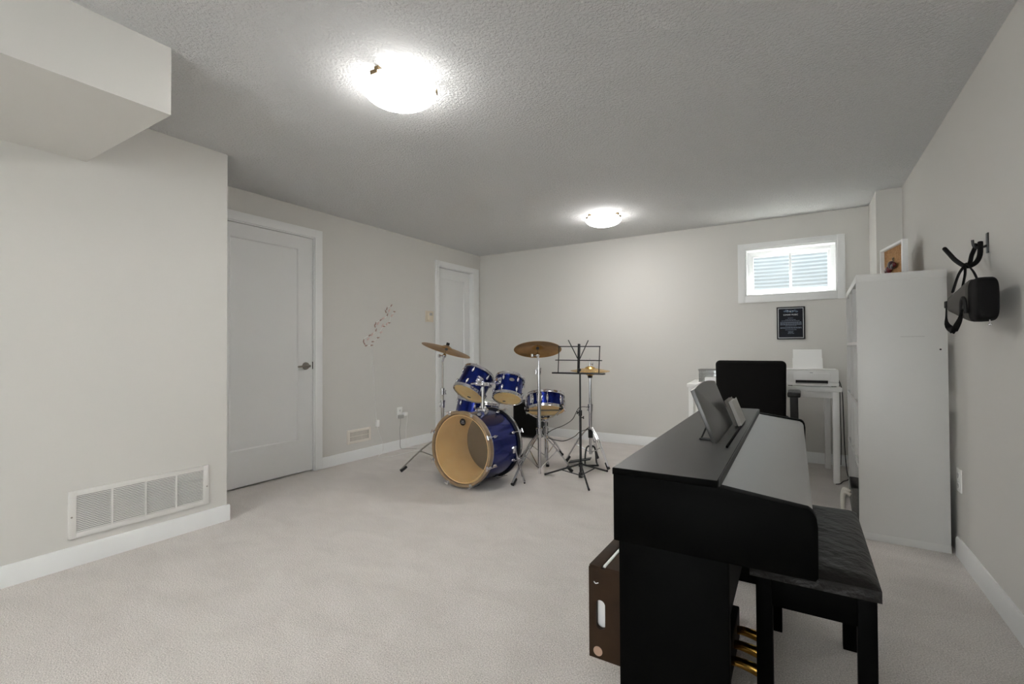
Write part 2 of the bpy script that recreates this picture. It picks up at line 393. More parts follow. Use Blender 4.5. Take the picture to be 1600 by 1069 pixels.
# doors -------------------------------------------------------------
def door(name, y0, y1, oy0, oy1, oz, recess, cas_l, cas_r, cas_top, stile, handle_y):
    r = sempty(name, (XA, (y0 + y1) / 2, 0))
    xs = XA - recess
    z0, z1 = 0.014, oz - 0.018
    # slab with one recessed flat panel
    b = B(); t = 0.010
    pz0, pz1 = 0.293, z1 - 0.108
    b.box(xs - .035, xs - t, y0, y1, z0, z1)
    b.box(xs - t, xs, y0, y0 + stile, z0, z1); b.box(xs - t, xs, y1 - stile, y1, z0, z1)
    b.box(xs - t, xs, y0 + stile, y1 - stile, z0, pz0); b.box(xs - t, xs, y0 + stile, y1 - stile, pz1, z1)
    # sloped sticking round the panel
    a0, a1 = y0 + stile, y1 - stile; k = 0.009
    for p, q, dy, dz in (((a0, pz0), (a0, pz1), k, 0), ((a1, pz0), (a1, pz1), -k, 0), ((a0, pz0), (a1, pz0), 0, k), ((a0, pz1), (a1, pz1), 0, -k)):
        b.quad((xs, p[0], p[1]), (xs, q[0], q[1]), (xs - t, q[0] + dy, q[1] + dz), (xs - t, p[0] + dy, p[1] + dz))
    b.build('door_panel', M['door'], r)
    # jamb and casing
    j = B()
    j.box(XA - .11, XA + .002, oy0, y0 - .004, 0, oz, .001); j.box(XA - .11, XA + .002, y1 + .004, oy1, 0, oz, .001); j.box(XA - .11, XA + .002, oy0, oy1, z1 + .004, oz, .001)
    j.box(xs - .06, xs - .036, y0 - .004, y0 + .02, 0, oz, .001); j.box(xs - .06, xs - .036, y1 - .02, y1 + .004, 0, oz, .001); j.box(xs - .06, xs - .036, y0, y1, z1 - .02, z1 + .004, .001)
    j.build('door_jamb', M['trim'], r)
    c = B(); ct = 0.017
    c.box(XA, XA + ct, cas_l, y0 - .010, 0, cas_top, .003); c.box(XA, XA + ct, y1 + .010, cas_r, 0, cas_top, .003)
    c.box(XA, XA + ct - .001, y0 - .012, y1 + .012, oz - .006, cas_top, .003)
    c.build('door_casing', M['trim'], r)
    if handle_y:
        h = sempty('door_handle', (XA, handle_y, .925)); h.parent = r; h.location = Vector((XA, handle_y, .925)) - r.location; del h['kind']
        hz = .925
        B().cyl((xs, handle_y, hz), (xs + .012, handle_y, hz), .033, .030, 24).build('rose', M['nickel'], h)
        B().cyl((xs + .010, handle_y, hz), (xs + .045, handle_y, hz), .011, .011, 16).build('spindle', M['nickel'], h)
        B().tube([(xs + .045, handle_y + .012, hz), (xs + .047, handle_y - .02, hz), (xs + .046, handle_y - .06, hz - .002), (xs + .040, handle_y - .10, hz - .004)],
                 lambda t: .0115 - .004 * t, 10).build('lever', M['nickel'], h)
        B().box(xs - .001, xs + .003, y1 - .002, y1 + .007, hz - .03, hz + .035).build('strike_plate', M['dark'], r)
    return r
door('door_1', 1.795, 2.642, D1[0], D1[1], D1[2], 0.012, 1.72, 2.726, 2.128, .138, 2.575)
door('door_2', 4.336, 5.000, D2[0], D2[1], D2[2], 0.045, 4.266, 5.132, 2.116, .112, None)

# unseen glazed door, added behind the camera to bring in fill daylight
g = sempty('added_daylight_door', ((GX0 + GX1) / 2, YF, 0))
f = B(); fy = YF - .12
f.box(GX0, GX0 + .05, fy, fy + .10, 0, GZ1, .003); f.box(GX1 - .05, GX1, fy, fy + .10, 0, GZ1, .003); f.box(GX0, GX1, fy, fy + .10, GZ1 - .05, GZ1, .003); f.box(GX0, GX1, fy, fy + .10, 0, .04, .003)
f.build('added_door_frame', M['vinyl'], g)
gm = (GX0 + GX1) / 2
for x0, x1, yy in ((GX0 + .05, gm + .03, fy + .055), (gm - .03, GX1 - .05, fy + .015)):
    q = B(); w_ = .075
    q.box(x0, x0 + w_, yy, yy + .035, .04, GZ1 - .05, .003); q.box(x1 - w_, x1, yy, yy + .035, .04, GZ1 - .05, .003)
    q.box(x0, x1, yy, yy + .035, .04, .16, .003); q.box(x0, x1, yy, yy + .035, GZ1 - .05 - w_, GZ1 - .05, .003)
    qo = q.build('added_door_sash', M['vinyl'], g)
    B().box(x0 + w_ * .6, x1 - w_ * .6, yy + .014, yy + .020, .12, GZ1 - .05 - w_ * .6).build('door_pane', M['glass'], qo)
# window ------------------------------------------------------------
w = sempty('window_1', (-0.1, YB, 1.8))
c = B(); cw = .016
for a in ((-.541, WX0 - .002, 1.503, 2.083), (WX1 + .002, .331, 1.503, 2.083)): c.box(a[0], a[1], YB - cw, YB, a[2], a[3], .003)
c.box(WX0 - .004, WX1 + .004, YB - cw + .001, YB, 1.503, WZ0 - .002, .003); c.box(WX0 - .004, WX1 + .004, YB - cw + .001, YB, WZ1 + .002, 2.083, .003)
c.build('window_casing', M['trim'], w)
j = B(); jt = .012
j.box(WX0, WX0 + jt, YB - .004, YB + WT, WZ0, WZ1, .001); j.box(WX1 - jt, WX1, YB - .004, YB + WT, WZ0, WZ1, .001)
j.box(WX0, WX1, YB - .004, YB + WT, WZ0, WZ0 + jt, .001); j.box(WX0, WX1, YB - .004, YB + WT, WZ1 - jt, WZ1, .001)
j.build('window_jamb', M['vinyl'], w)
fy0, fy1 = YB + .105, YB + .165
fx0, fx1, fz0, fz1 = WX0 + jt, WX1 - jt, WZ0 + jt, WZ1 - jt
f = B(); fw = .034
f.box(fx0, fx0 + fw, fy0, fy1, fz0, fz1, .004); f.box(fx1 - fw, fx1, fy0, fy1, fz0, fz1, .004)
f.box(fx0, fx1, fy0, fy1, fz0, fz0 + fw, .004); f.box(fx0, fx1, fy0, fy1, fz1 - fw, fz1, .004)
f.build('window_frame', M['vinyl'], w)
xm = (fx0 + fx1) / 2
for nm, x0, x1, ya in (('slider_sash', fx0 + fw, xm + .018, fy0 + .006), ('fixed_sash', xm - .002, fx1 - fw, fy0 + .030)):
    s = B(); sw = .020; z0, z1 = fz0 + fw, fz1 - fw
    s.box(x0, x0 + sw, ya, ya + .022, z0, z1, .003); s.box(x1 - sw, x1, ya, ya + .022, z0, z1, .003)
    s.box(x0, x1, ya, ya + .022, z0, z0 + sw, .003); s.box(x0, x1, ya, ya + .022, z1 - sw, z1, .003)
    so = s.build('window_sash', M['vinyl'], w)
    B().box(x0 + sw * .5, x1 - sw * .5, ya + .009, ya + .013, z0 + sw * .5, z1 - sw * .5).build('window_pane', M['glass'], so)
B().box(xm - .004, xm + .008, fy0 - .006, fy0 + .008, 1.76, 1.83, .003).build('window_latch', M['vinyl'], w)
# corrugated steel well outside, open to the sky
b = B(); cx, cy = -0.10, YB + WT; rows = 66; cols = 40; z0, z1 = 1.30, 2.62
grid = []
for i in range(rows * 4 + 1):
    z = z0 + (z1 - z0) * i / (rows * 4); rr = 0.0035 * math.sin(2 * PI * z / 0.040)
    row = []
    for k in range(cols + 1):
        a = PI * k / cols; ca, sa = math.cos(a), math.sin(a)
        e = 0.55
        px = math.copysign(abs(ca) ** e, ca) * (0.62 + rr); py = abs(sa) ** e * (0.62 + rr)
        row.append(b.bm.verts.new((cx + px, cy + py, z)))
    grid.append(row)
for i in range(len(grid) - 1):
    for k in range(cols): b.bm.faces.new((grid[i][k], grid[i][k+1], grid[i+1][k+1], grid[i+1][k]))
well = struct(b.build('wall_window_well', M['steel']))
sol = well.modifiers.new('thickness', 'SOLIDIFY'); sol.thickness = 0.004; sol.offset = 1
struct(B().box(-.9, .7, YB + WT, YB + WT + .8, 1.24, 1.32).build('floor_window_well', M['gravel']))

# ------------------------------------------------------------------ ceiling lights
def ceiling_light(loc, label, rot):
    r = thing('ceiling_light', label, 'ceiling light', loc, rz(rot), 'flush ceiling lights')
    B().lathe([(0, -.004), (.118, -.004), (.122, -.010), (.122, -.0005), (0, -.0005)], 40).build('base_pan', M['metalwhite'], r, False)
    R0 = .166; d = .062
    prof = [(R0 + .004, -.034), (R0, -.040)]
    for i in range(1, 13):
        a = (PI / 2) * i / 12; prof.append((R0 * math.cos(a) if i < 12 else 0, -.040 - d * math.sin(a)))
    g = B().lathe(prof, 64); g.build('glass_shade', M['shade'], r, False)
    for k in range(3):
        a = 2 * PI * k / 3
        m = Matrix.Rotation(a, 4, 'Z')
        c = B().box(R0 - .012, R0 + .007, -.018, .018, -.046, -.031, .002, mtx=m)
        c.box(R0 - .03, R0 - .010, -.010, .010, -.036, -.006, .002, mtx=m)
        c.build('clip', M['bronze'], r, False)
    return r
ceiling_light((-1.580, 1.590, ZC), 'frosted glass dome ceiling light, the large near one above the carpet', math.radians(35))
ceiling_light((-1.572, 4.200, ZC), 'frosted glass dome ceiling light, the small far one near the back wall', math.radians(110.5))
for i, p in enumerate(((-1.58, -1.0, ZC),)):  # unseen dome light, added to raise the room's brightness
    ceiling_light(p, ('added fill lamp behind the camera, shaped like the dome ceiling lights', 'added fill lamp by the front wall, shaped like the dome ceiling lights')[i], .3)

# ------------------------------------------------------------------ wall fittings
# return air grille on the partition
r = thing('return_air_grille', 'long white louvred return air grille low on the near left wall', 'air vent', (XN, 1.172, .14))
y0, y1, z0, z1 = .848, 1.497, .137, .372; x0 = XN; t = .011
f = B(); m_ = .032
f.box(x0, x0 + t, y0, y0 + m_, z0, z1, .003); f.box(x0, x0 + t, y1 - m_, y1, z0, z1, .003)
f.box(x0, x0 + t, y0 + m_ - .003, y1 - m_ + .003, z0, z0 + m_ - .004, .003); f.box(x0, x0 + t, y0 + m_ - .003, y1 - m_ + .003, z1 - m_ + .004, z1, .003)
iy0, iy1 = y0 + m_, y1 - m_; pw = (iy1 - iy0 - 3 * .012) / 4
for k in range(3):
    ya = iy0 + (k + 1) * pw + k * .012; f.box(x0, x0 + t - .001, ya, ya + .012, z0 + .02, z1 - .02, .002)
f.build('grille_frame', M['metalwhite'], r)
B().box(x0 + .0002, x0 + .001, iy0, iy1, z0 + .02, z1 - .02).build('duct_opening', M['dark'], r)
for k in range(4):
    ya = iy0 + k * (pw + .012); s = B(); n = 20
    for i in range(n):
        zz = z0 + m_ - .004 + (z1 - z0 - 2 * m_ + .008) * (i + .1) / n
        s.prism([(x0 + .0090, zz), (x0 + .0100, zz + .001), (x0 + .0050, zz + .0062), (x0 + .0040, zz + .0052)], 1, ya, ya + pw)
    s.build('louvre_panel', M['metalwhite'], r)
for ya in (y0 + .013, y1 - .013): B().ball((x0 + t, ya, (z0 + z1) / 2 - .01), .0045, (.5, 1, 1), 10, 6).build('screw', M['nickel'], r)
# floor register
r = thing('wall_register', 'small white slotted register just above the baseboard', 'air vent', (XA, 3.145, .165))
y0, y1, z0, z1 = 2.999, 3.288, .165, .297; x0 = XA; f = B(); m_ = .030; t = .008
f.box(x0, x0 + t, y0, y0 + m_, z0, z1, .003); f.box(x0, x0 + t, y1 - m_, y1, z0, z1, .003)
f.box(x0, x0 + t, y0 + .02, y1 - .02, z0, z0 + .024, .003); f.box(x0, x0 + t, y0 + .02, y1 - .02, z1 - .024, z1, .003)
f.build('register_frame', M['regwhite'], r)
B().box(x0 + .0002, x0 + .001, y0 + .02, y1 - .02, z0 + .02, z1 - .02).build('duct_opening', M['dark'], r)
s = B(); n = 15
for i in range(n):
    ya = y0 + m_ + (y1 - y0 - 2 * m_) * i / n; s.box(x0 + .001, x0 + .006, ya, ya + .0085, z0 + .022, z1 - .022)
s.box(x0 + .001, x0 + .0055, y0 + .02, y1 - .02, (z0 + z1) / 2 - .002, (z0 + z1) / 2 + .002)
s.build('register_louvres', M['regwhite'], r)
# thermostat
r = thing('thermostat', 'square almond thermostat on the wall beside the far door', 'thermostat', (XA, 4.165, 1.38))
B().box(XA - .001, XA + .006, 4.097, 4.233, 1.378, 1.505, .002).build('wall_plate', M['almond'], r)
B().box(XA + .005, XA + .024, 4.125, 4.208, 1.395, 1.490, .004).build('housing', M['almond'], r)
B().box(XA + .023, XA + .0255, 4.143, 4.190, 1.452, 1.482, .001).build('display', M['grey'], r)
# outlets
def outlet(origin, axis_y, label, side):
    x, y, z = origin
    r = thing('wall_outlet', label, 'outlet', origin, None, 'white wall outlets')
    s = side
    a, b_ = sorted((x, x + s * .006))
    B().box(a, b_, y - .038, y + .038, z - .059, z + .059, .002).build('cover_plate', M['plastic'], r)
    for dz in (.026, -.026):
        a, b_ = sorted((x + s * .005, x + s * .008))
        q = B().box(a, b_, y - .017, y + .017, z + dz - .018, z + dz + .018, .002).build('receptacle', M['plastic'], r)
        k = B(); a, b_ = sorted((x + s * .0075, x + s * .0084))
        k.box(a, b_, y - .009, y - .006, z + dz - .006, z + dz + .008); k.box(a, b_, y + .006, y + .009, z + dz - .006, z + dz + .008); k.box(a, b_, y - .003, y + .003, z + dz - .014, z + dz - .008)
        k.build('slots', M['dark'], q)
    return r
outlet((XA, 3.687, .388), 1, 'white wall outlet with plugs in it, left of the drum kit', 1)
outlet((XR, 3.225, .392), 1, 'white wall outlet on the right wall beside the tall shelf', -1)
# two plugs in the left outlet
p = thing('plug_adapter', 'boxy white plug adapter in the outlet left of the drums', 'plug', (XA + .009, 3.690, .345))
B().box(XA + .009, XA + .042, 3.650, 3.712, .330, .366, .004).build('plug_body', M['grey'], p)
B().tube([(XA + .03, 3.672, .33), (XA + .03, 3.672, .29), (XA + .016, 3.674, .20), (XA + .017, 3.68, .115), (XA + .02, 3.68, .02), (XA + .06, 3.70, .006), (XA + .16, 3.78, .006)], .0025, 6).build('lead', M['grey'], p)
p = thing('plug', 'round white plug with a lead, right half of the outlet left of the drums', 'plug', (XA + .01, 3.735, .37))
B().box(XA + .009, XA + .05, 3.716, 3.766, .352, .390, .008).build('plug_body', M['plastic'], p)
B().tube([(XA + .045, 3.757, .352), (XA + .04, 3.762, .30), (XA + .018, 3.765, .20), (XA + .017, 3.765, .11), (XA + .02, 3.77, .02), (XA + .05, 3.80, .006), (XA + .2, 3.9, .006)], .0022, 6).build('lead', M['plastic'], p)

# light garland on the left wall
X = XA + .008
r = thing('wall_garland', 'zigzag pink and white petal garland on the wall above its hanging cord', 'garland', (XA, 3.3, 1.1))
main = [(3.298,1.107),(3.236,1.101),(3.204,1.114),(3.19,1.139),(3.197,1.162),(3.212,1.179),(3.276,1.208),(3.335,1.232),(3.361,1.267),(3.335,1.301),(3.354,1.336),(3.422,1.367),(3.484,1.395),(3.509,1.426),(3.48,1.459),(3.5,1.496),(3.568,1.528)]
second = [(3.309,1.143),(3.38,1.184),(3.41,1.25),(3.457,1.301),(3.531,1.341),(3.56,1.41),(3.604,1.461)]
B().tube([(X, y, z) for y, z in main], .003, 6).build('garland_wire', M['plastic'], r)
B().tube([(X, y, z) for y, z in second], .002, 6).build('garland_wire', M['plastic'], r)
def petal(y, z, ang, ln, wd, m):  # shape shared by the pink petals and the modelled cord shadows
    b = B(); pts = []
    mtx = Matrix.Translation((X + .006, y, z)) @ Matrix.Rotation(ang, 4, 'X')
    b.ball((0, 0, 0), 1, (1, 1, 1), 12, 8)
    for v in b.bm.verts:
        k = v.co.y
        v.co = mtx @ Vector((v.co.x * .005, k * ln / 2, v.co.z * wd / 2 * (1 - .35 * k)))
    b.build('petal', m, r)
for i, (y, z, a) in enumerate(((3.20,1.125,2.2),(3.225,1.103,.2),(3.192,1.150,1.4),(3.27,1.206,.5),(3.335,1.300,1.9),(3.352,1.262,1.2),(3.345,1.325,1.2),(3.415,1.365,.6),(3.505,1.425,1.2),(3.482,1.455,2.0),(3.497,1.487,1.2),(3.560,1.524,.8),(3.309,1.143,.1),(3.38,1.184,.1),(3.457,1.301,.0),(3.531,1.341,.1),(3.604,1.461,.0),(3.296,1.107,.1))):
    petal(y, z, a, .038, .013, M['taupe'])  # taupe pieces imitate the shadows under the wire
for i, (y, z, a) in enumerate(((3.25,1.17,.6),(3.30,1.215,.9),(3.38,1.33,.8),(3.45,1.385,.5),(3.53,1.47,1.0),(3.42,1.24,.4),(3.50,1.33,.9),(3.57,1.42,.7),(3.44,1.31,1.1))):
    petal(y, z, a, .044, .018, M['pink'])
B().tube([(X - .003, 3.301, 1.104), (X - .004, 3.317, .944), (X - .004, 3.341, .589), (X - .004, 3.358, .40), (X, 3.362, .352)], .0025, 6).build('hanging_cord', M['plastic'], r)
B().box(XA + .001, XA + .026, 3.348, 3.386, .285, .352, .006).build('inline_switch', M['plastic'], r)
B().tube([(XA + .012, 3.368, .285), (XA + .008, 3.39, .22), (XA + .018, 3.43, .115), (XA + .019, 3.435, .09), (XA + .022, 3.43, .02), (XA + .05, 3.36, .006), (XA + .11, 3.30, .005), (XA + .17, 3.34, .005), (XA + .20, 3.42, .005), (XA + .21, 3.62, .005), (XA + .25, 3.79, .005)], .0025, 6).build('floor_cord', M['plastic'], r)

# plaque below the window
r = thing('wall_plaque', 'black framed navy plaque with silver lettering under the window', 'plaque', (-.095, YB, 1.14))
B().box(-.211, .020, YB - .018, YB, 1.140, 1.446, .003).build('backing_board', M['black'], r)
f = B(); yq = YB - .0195
for a in ((-.199, .008, 1.152, 1.157), (-.199, .008, 1.429, 1.434), (-.199, -.194, 1.152, 1.434), (.003, .008, 1.152, 1.434)): f.box(a[0], a[1], yq, YB - .0175, a[2], a[3], .0003)
f.build('silver_border', M['silverline'], r)
B().box(-.194, .003, YB - .0188, YB - .0175, 1.157, 1.429).build('face_plate', M['navy'], r)
TM = lambda x, z: Matrix.Translation((x, YB - .0198, z)) @ Matrix.Rotation(PI / 2, 4, 'X')
pic = B()
for i in range(9):
    a = random.random() * 6.28; pic.ball((-.095 + (i - 4) * .012, YB - .0186, 1.405 + .006 * math.sin(i * 2.1)), .013, (1, .06, .6), 12, 8)
pic.build('nebula_picture', M['nebula'], r)
st = B()
for x, z, q in ((-.120, 1.410, .004), (-.098, 1.399, .0045), (-.078, 1.408, .003)): st.ball((x, YB - .0195, z), q, (1, .2, 1), 10, 6)
st.build('picture_stars', M['silverline'], r)
text_mesh('title_lettering', 'LUNAR MUSIC', .0185, M['silverline'], r, TM(-.095, 1.3705))
ln = B(); rnd = random.Random(2)
rows_ = [(1.339, .048, .0028), (1.324, .088, .003), (1.314, .150, .003)] + [(1.302 - i * .0085, .172, .0034) for i in range(4)] + [(1.266, .09, .003)] + [(1.252 - i * .0078, .172, .0032) for i in range(2)] + [(1.230, .09, .0032), (1.214, .046, .003), (1.206, .04, .003), (1.196, .05, .0034)]
for z, wd, hh in rows_:
    x = -.095 - wd / 2
    while x < -.095 + wd / 2 - .004:
        q = min(rnd.uniform(.006, .016), -.095 + wd / 2 - x); ln.box(x, x + q, YB - .0194, YB - .0187, z - hh / 2, z + hh / 2); x += q + .003
ln.build('fine_print', M['greytext'], r)

# ------------------------------------------------------------------ drum kit
def axis_rot(n, twist=0.0):
    return Vector((0, 0, 1)).rotation_difference(Vector(n).normalized()) @ Quaternion((0, 0, 1), twist)
def ring(b, r0, r1, z0, z1, seg=56, bev=.0015):
    k = bev
    return b.lathe([(r0, z0 + k), (r0 + k, z0), (r1 - k, z0), (r1, z0 + k), (r1, z1 - k), (r1 - k, z1), (r0 + k, z1), (r0, z1 - k)], seg, closed=True)
def drum(name, label, C, n, R, L, nl, twist=0.0, wires=False, top=None, bottom=None, group='blue drums of the kit'):
    q = axis_rot(n, twist)
    r = thing(name, label, 'drum', C, q, group)
    rs = R - .014
    s = B(); s.lathe([(rs, .004), (rs, L - .004), (rs - .007, L - .004), (rs - .007, .004)], 64, closed=True); s.build('shell', M['blue'], r, False)
    for z0, z1 in ((-.010, .014), (L - .014, L + .010)):
        h = B(); ring(h, R - .012, R - .0095, z0, z1); ring(h, R - .0095, R, z0 if z0 < 0 else z0, z0 + .005); ring(h, R - .0095, R, z1 - .005, z1)
        ring(h, R - .0098, R - .002, z0 + .0045, z1 - .0045)
        h.build('hoop', M['chrome'], r, False)
    B().lathe([(0, .001), (rs + .001, .001), (rs + .001, .004), (0, .004)], 48).build('bottom_head', bottom or M['skin'], r, False)
    B().lathe([(0, L - .004), (rs + .001, L - .004), (rs + .001, L - .001), (0, L - .001)], 48).build('top_head', top or M['white'], r, False)
    for k in range(nl):
        mt = Matrix.Rotation(2 * PI * (k + .5) / nl, 4, 'Z')
        if L > .17:
            segs = ((.045, 1), (L - .045, -1))
        else: segs = ((L / 2, 0),)
        for zc, d in segs:
            g = B(); hl = .022 if d else .036
            g.ball((rs + .006, 0, zc), 1, (.012, .011, hl), 12, 8)
            g.turn(mt); lo = g.build('lug', M['chrome'], r, False)
            t = B()
            if d >= 0: t.cyl((R - .004, 0, zc), (R - .004, 0, -.014), .0028, seg=8).cyl((R - .004, 0, -.016), (R - .004, 0, -.004), .005, seg=8)
            if d <= 0: t.cyl((R - .004, 0, zc), (R - .004, 0, L + .014), .0028, seg=8).cyl((R - .004, 0, L + .004), (R - .004, 0, L + .016), .005, seg=8)
            t.turn(mt); t.build('tension_rod', M['chrome'], lo, False)
    return r
def badge_on_head(r, x, y, rad, z=-.0005):
    o = B().lathe([(0, z), (rad, z), (rad, z + .0015), (0, z + .0015)], 24).turn(Matrix.Translation((x, y, 0)) @ Matrix.Diagonal((1, .62, 1, 1))).build('maker_badge', M['black'], r, False)
    return o

# bass drum
BC = Vector((-2.236, 2.885, .302)); BN = Vector((.022, .999, -.030)).normalized(); BL = .421; BR = .287
q = axis_rot(BN)
bass = thing('bass_drum', 'large blue bass drum with clear front head and dark round maker badge', 'drum', BC, q, 'blue drums of the kit')
# find local "up" angle so lugs sit either side of it
up = q.inverted() @ Vector((0, 0, 1)); ua = math.atan2(up.y, up.x)
rs = BR - .018
B().lathe([(rs, .012), (rs, BL - .012), (rs - .004, BL - .012), (rs - .004, .012)], 96, closed=True).build('shell', M['blue'], bass, False)
B().lathe([(rs - .005, BL - .012), (rs - .009, BL - .012), (rs - .009, .012), (rs - .005, .012)], 96, closed=True).build('shell_lining', M['maple'], bass, False)
h = B(); ring(h, BR - .020, BR, -.012, .030, 96, .003); fh = h.build('hoop', M['hoopwood'], bass, False); fh['label'] = 'brown wooden front hoop'
h = B(); ring(h, BR - .0195, BR - .002, .030, .036, 96, .001); h.build('hoop_trim', M['chrome'], bass, False)
h = B(); ring(h, BR - .020, BR, BL - .030, BL + .012, 96, .003); rh = h.build('hoop', M['black'], bass, False); rh['label'] = 'black rear hoop with silver inlay'
h = B(); ring(h, BR - .004, BR + .0012, BL - .016, BL - .002, 96, .0004); h.build('hoop_inlay', M['chrome'], rh, False)
B().lathe([(0, .006), (BR - .030, .006), (BR - .024, .001), (BR - .0195, .006), (BR - .0195, .010), (BR - .03, .009), (0, .008)], 96).build('front_head', M['film'], bass, False)
h = B(); ring(h, BR - .034, BR - .0305, -.001, .004, 96, .0008); h.build('head_collar', M['maple'], bass, False)
B().lathe([(0, BL - .009), (BR - .021, BL - .009), (BR - .021, BL - .005), (0, BL - .005)], 96).build('batter_head', M['smoke'], bass, False)
for k in range(8):
    a = ua + PI / 8 + k * PI / 4; mt = Matrix.Rotation(a, 4, 'Z')
    for zc, d in ((-.012, 1), (BL + .012, -1)):
        g = B(); g.box(BR - .016, BR + .007, -.012, .012, min(zc - d * .004, zc), max(zc - d * .004, zc), .001)
        g.box(BR, BR + .007, -.012, .012, min(zc, zc + d * .034), max(zc, zc + d * .034), .002)
        g.turn(mt); cl = g.build('claw_hook', M['chrome'], bass, False)
        t = B(); t.cyl((BR + .010, 0, zc - d * .016), (BR + .010, 0, zc + d * .105), .0035, seg=8); t.cyl((BR + .010, -.017, zc - d * .018), (BR + .010, .017, zc - d * .018), .004, seg=8)
        t.turn(mt); t.build('tension_rod', M['chrome'], cl, False)
        g = B(); g.ball((rs + .010, 0, zc + d * .095), 1, (.014, .012, .022), 12, 8); g.turn(mt); g.build('lug', M['chrome'], bass, False)
# badge on the front head
Mb = Matrix.Translation((-2.216, 2.885, .508)) @ Matrix.Rotation(PI / 2, 4, 'X')
bd = B(); bd.lathe([(0, 0), (.027, 0), (.027, .0015), (0, .0015)], 32, mtx=Mb); bo = bd.build('maker_badge', M['black'], bass)
text_mesh('badge_lettering', 'mapex', .012, M['silverline'], bo, Mb @ Matrix.Translation((0, -.005, .002)))
g = B(); g.prism([(-.009, .002), (-.009, .012), (-.006, .012), (0, .006), (.006, .012), (.009, .012), (.009, .002), (.006, .002), (.006, .008), (0, .0025), (-.006, .008), (-.006, .002)], 2, .0016, .0022)
g.turn(Mb); g.build('badge_emblem', M['silverline'], bo)
# spurs
for s, foot in ((1, (-1.885, 3.245, .012)), (-1, (-2.600, 3.205, .012))):
    a0 = (BC.x + s * .272, 3.215, .268)
    g = B(); g.box(a0[0] - .02, a0[0] + .016, a0[1] - .022, a0[1] + .022, a0[2] - .028, a0[2] + .028, .005); g.cyl((a0[0] - .0, a0[1] - .035, a0[2] + .012), (a0[0], a0[1] + .035, a0[2] + .012), .006, seg=10)
    g.tube([(a0[0] + .014 * s, a0[1], a0[2] + .012), (a0[0] + .02 * s, a0[1] - .002, a0[2] - .02), foot], .008, 10, 4)
    sp = g.build('spur', M['chrome'], bass)
    B().cyl((foot[0] - .004 * s, foot[1], .026), (foot[0] + .003 * s, foot[1], .0015), .009, .006, 10).build('spur_tip', M['rubber'], sp)
# tom holder on the shell
HX, HY = -2.168, 3.085
th = B(); th.box(HX - .036, HX + .036, HY - .03, HY + .03, .545, .592, .008); th.cyl((HX, HY, .565), (HX, HY, .640), .019, seg=20)
th.ball((HX - .022, HY, .60), .012).ball((HX + .022, HY, .60), .012)
ho = th.build('tom_holder', M['chrome'], bass)
B().cyl((HX, HY, .62), (HX, HY, .806), .0125, seg=16).build('holder_post', M['chrome'], ho)
g = B(); g.ball((HX, HY, .785), .030, (1, 1, .7)); g.box(HX - .065, HX + .065, HY - .016, HY + .016, .772, .800, .006)
g.cyl((HX - .05, HY - .03, .79), (HX - .05, HY + .03, .79), .007, seg=10).cyl((HX + .05, HY - .03, .79), (HX + .05, HY + .03, .79), .007, seg=10)
g.build('holder_bracket', M['chrome'], ho)
arm1 = [(HX - .05, HY, .788), (HX - .11, HY + .005, .786), (HX - .155, HY + .045, .776)]
arm2 = [(HX + .05, HY, .788), (HX + .075, HY + .03, .79), (HX + .080, HY + .085, .778)]
for a in (arm1, arm2): B().tube(a, .009, 10, 4).build('holder_arm', M['chrome'], ho)

t1 = drum('tom_drum', 'blue rack tom tilted on the left above the bass drum', (-2.392, 3.197, .695), (.107, .622, .778), .144, .200, 6, .25)
badge_on_head(t1, -.02, .08, .018)
t2 = drum('tom_drum', 'blue rack tom with an oval badge, right of the holder post above the bass drum', (-2.063, 3.281, .664), (-.15, .515, .84), .1255, .175, 6, .1)
badge_on_head(t2, -.055, .055, .014)
# shell brackets and badge of the toms (they sit on the camera side of the shells)
def local_pt(r, wp): return WM[r.name].inverted() @ Vector(wp)
def shell_fit(r, R, L, az, z, nm, m, maker):
    mt = Matrix.Rotation(az, 4, 'Z') @ Matrix.Translation((R - .014, 0, z)); b = B(); maker(b); b.turn(mt); return b.build(nm, m, r, False)
def facing(r, L):
    c = local_pt(r, (0, 0, 1.07)); return math.atan2(c.y, c.x)
a1_, a2_ = facing(t1, .200), facing(t2, .175)
mk_br = lambda b: (b.box(-.004, .010, -.026, .026, -.030, .030, .004), b.cyl((.004, -.0, -.0), (.034, 0, 0), .014, seg=14), b.cyl((.022, -.03, .008), (.022, .03, .008), .005, seg=8))
shell_fit(t1, .144, .200, a1_ + .18, .095, 'mount_bracket', M['chrome'], mk_br)
shell_fit(t2, .1255, .175, a2_ - .85, .10, 'mount_bracket', M['chrome'], mk_br)
def mk_badge(b):
    b.ball((.001, 0, 0), 1, (.003, .022, .015), 20, 8)
bd = shell_fit(t2, .1255, .175, a2_ + .12, .115, 'maker_badge', M['nickel'], mk_badge)
# floor tom and snare
ft = drum('floor_tom', 'blue floor tom on legs, mostly hidden behind the bass drum', (-2.672, 3.596, .214), (.16, .14, 1), .205, .377, 8, .1)
for k, foot in enumerate(((-2.80, 3.46, .012), (-2.47, 3.62, .012), (-2.70, 3.86, .012))):
    W = WM[ft.name]; f = Vector(foot); c = W @ Vector((0, 0, .20)); d = Vector((f.x - c.x, f.y - c.y, 0)).normalized()
    pt = W @ Vector((0, 0, .14)) + d * .213; pt2 = W @ Vector((0, 0, .03)) + d * .216
    lg = B().tube([pt, pt2, (f.x, f.y, .012)], .0065, 8, 3).build('leg', M['chrome'], ft)
    B().cyl((f.x, f.y, .03), (f.x, f.y, .001), .012, .014, 12).build('rubber_foot', M['rubber'], lg)
sn = drum('snare_drum', 'shallow blue snare drum tilted on its stand', (-2.064, 3.954, .489), (-.202, .344, .917), .187, .1345, 8, .2)
sw = B()
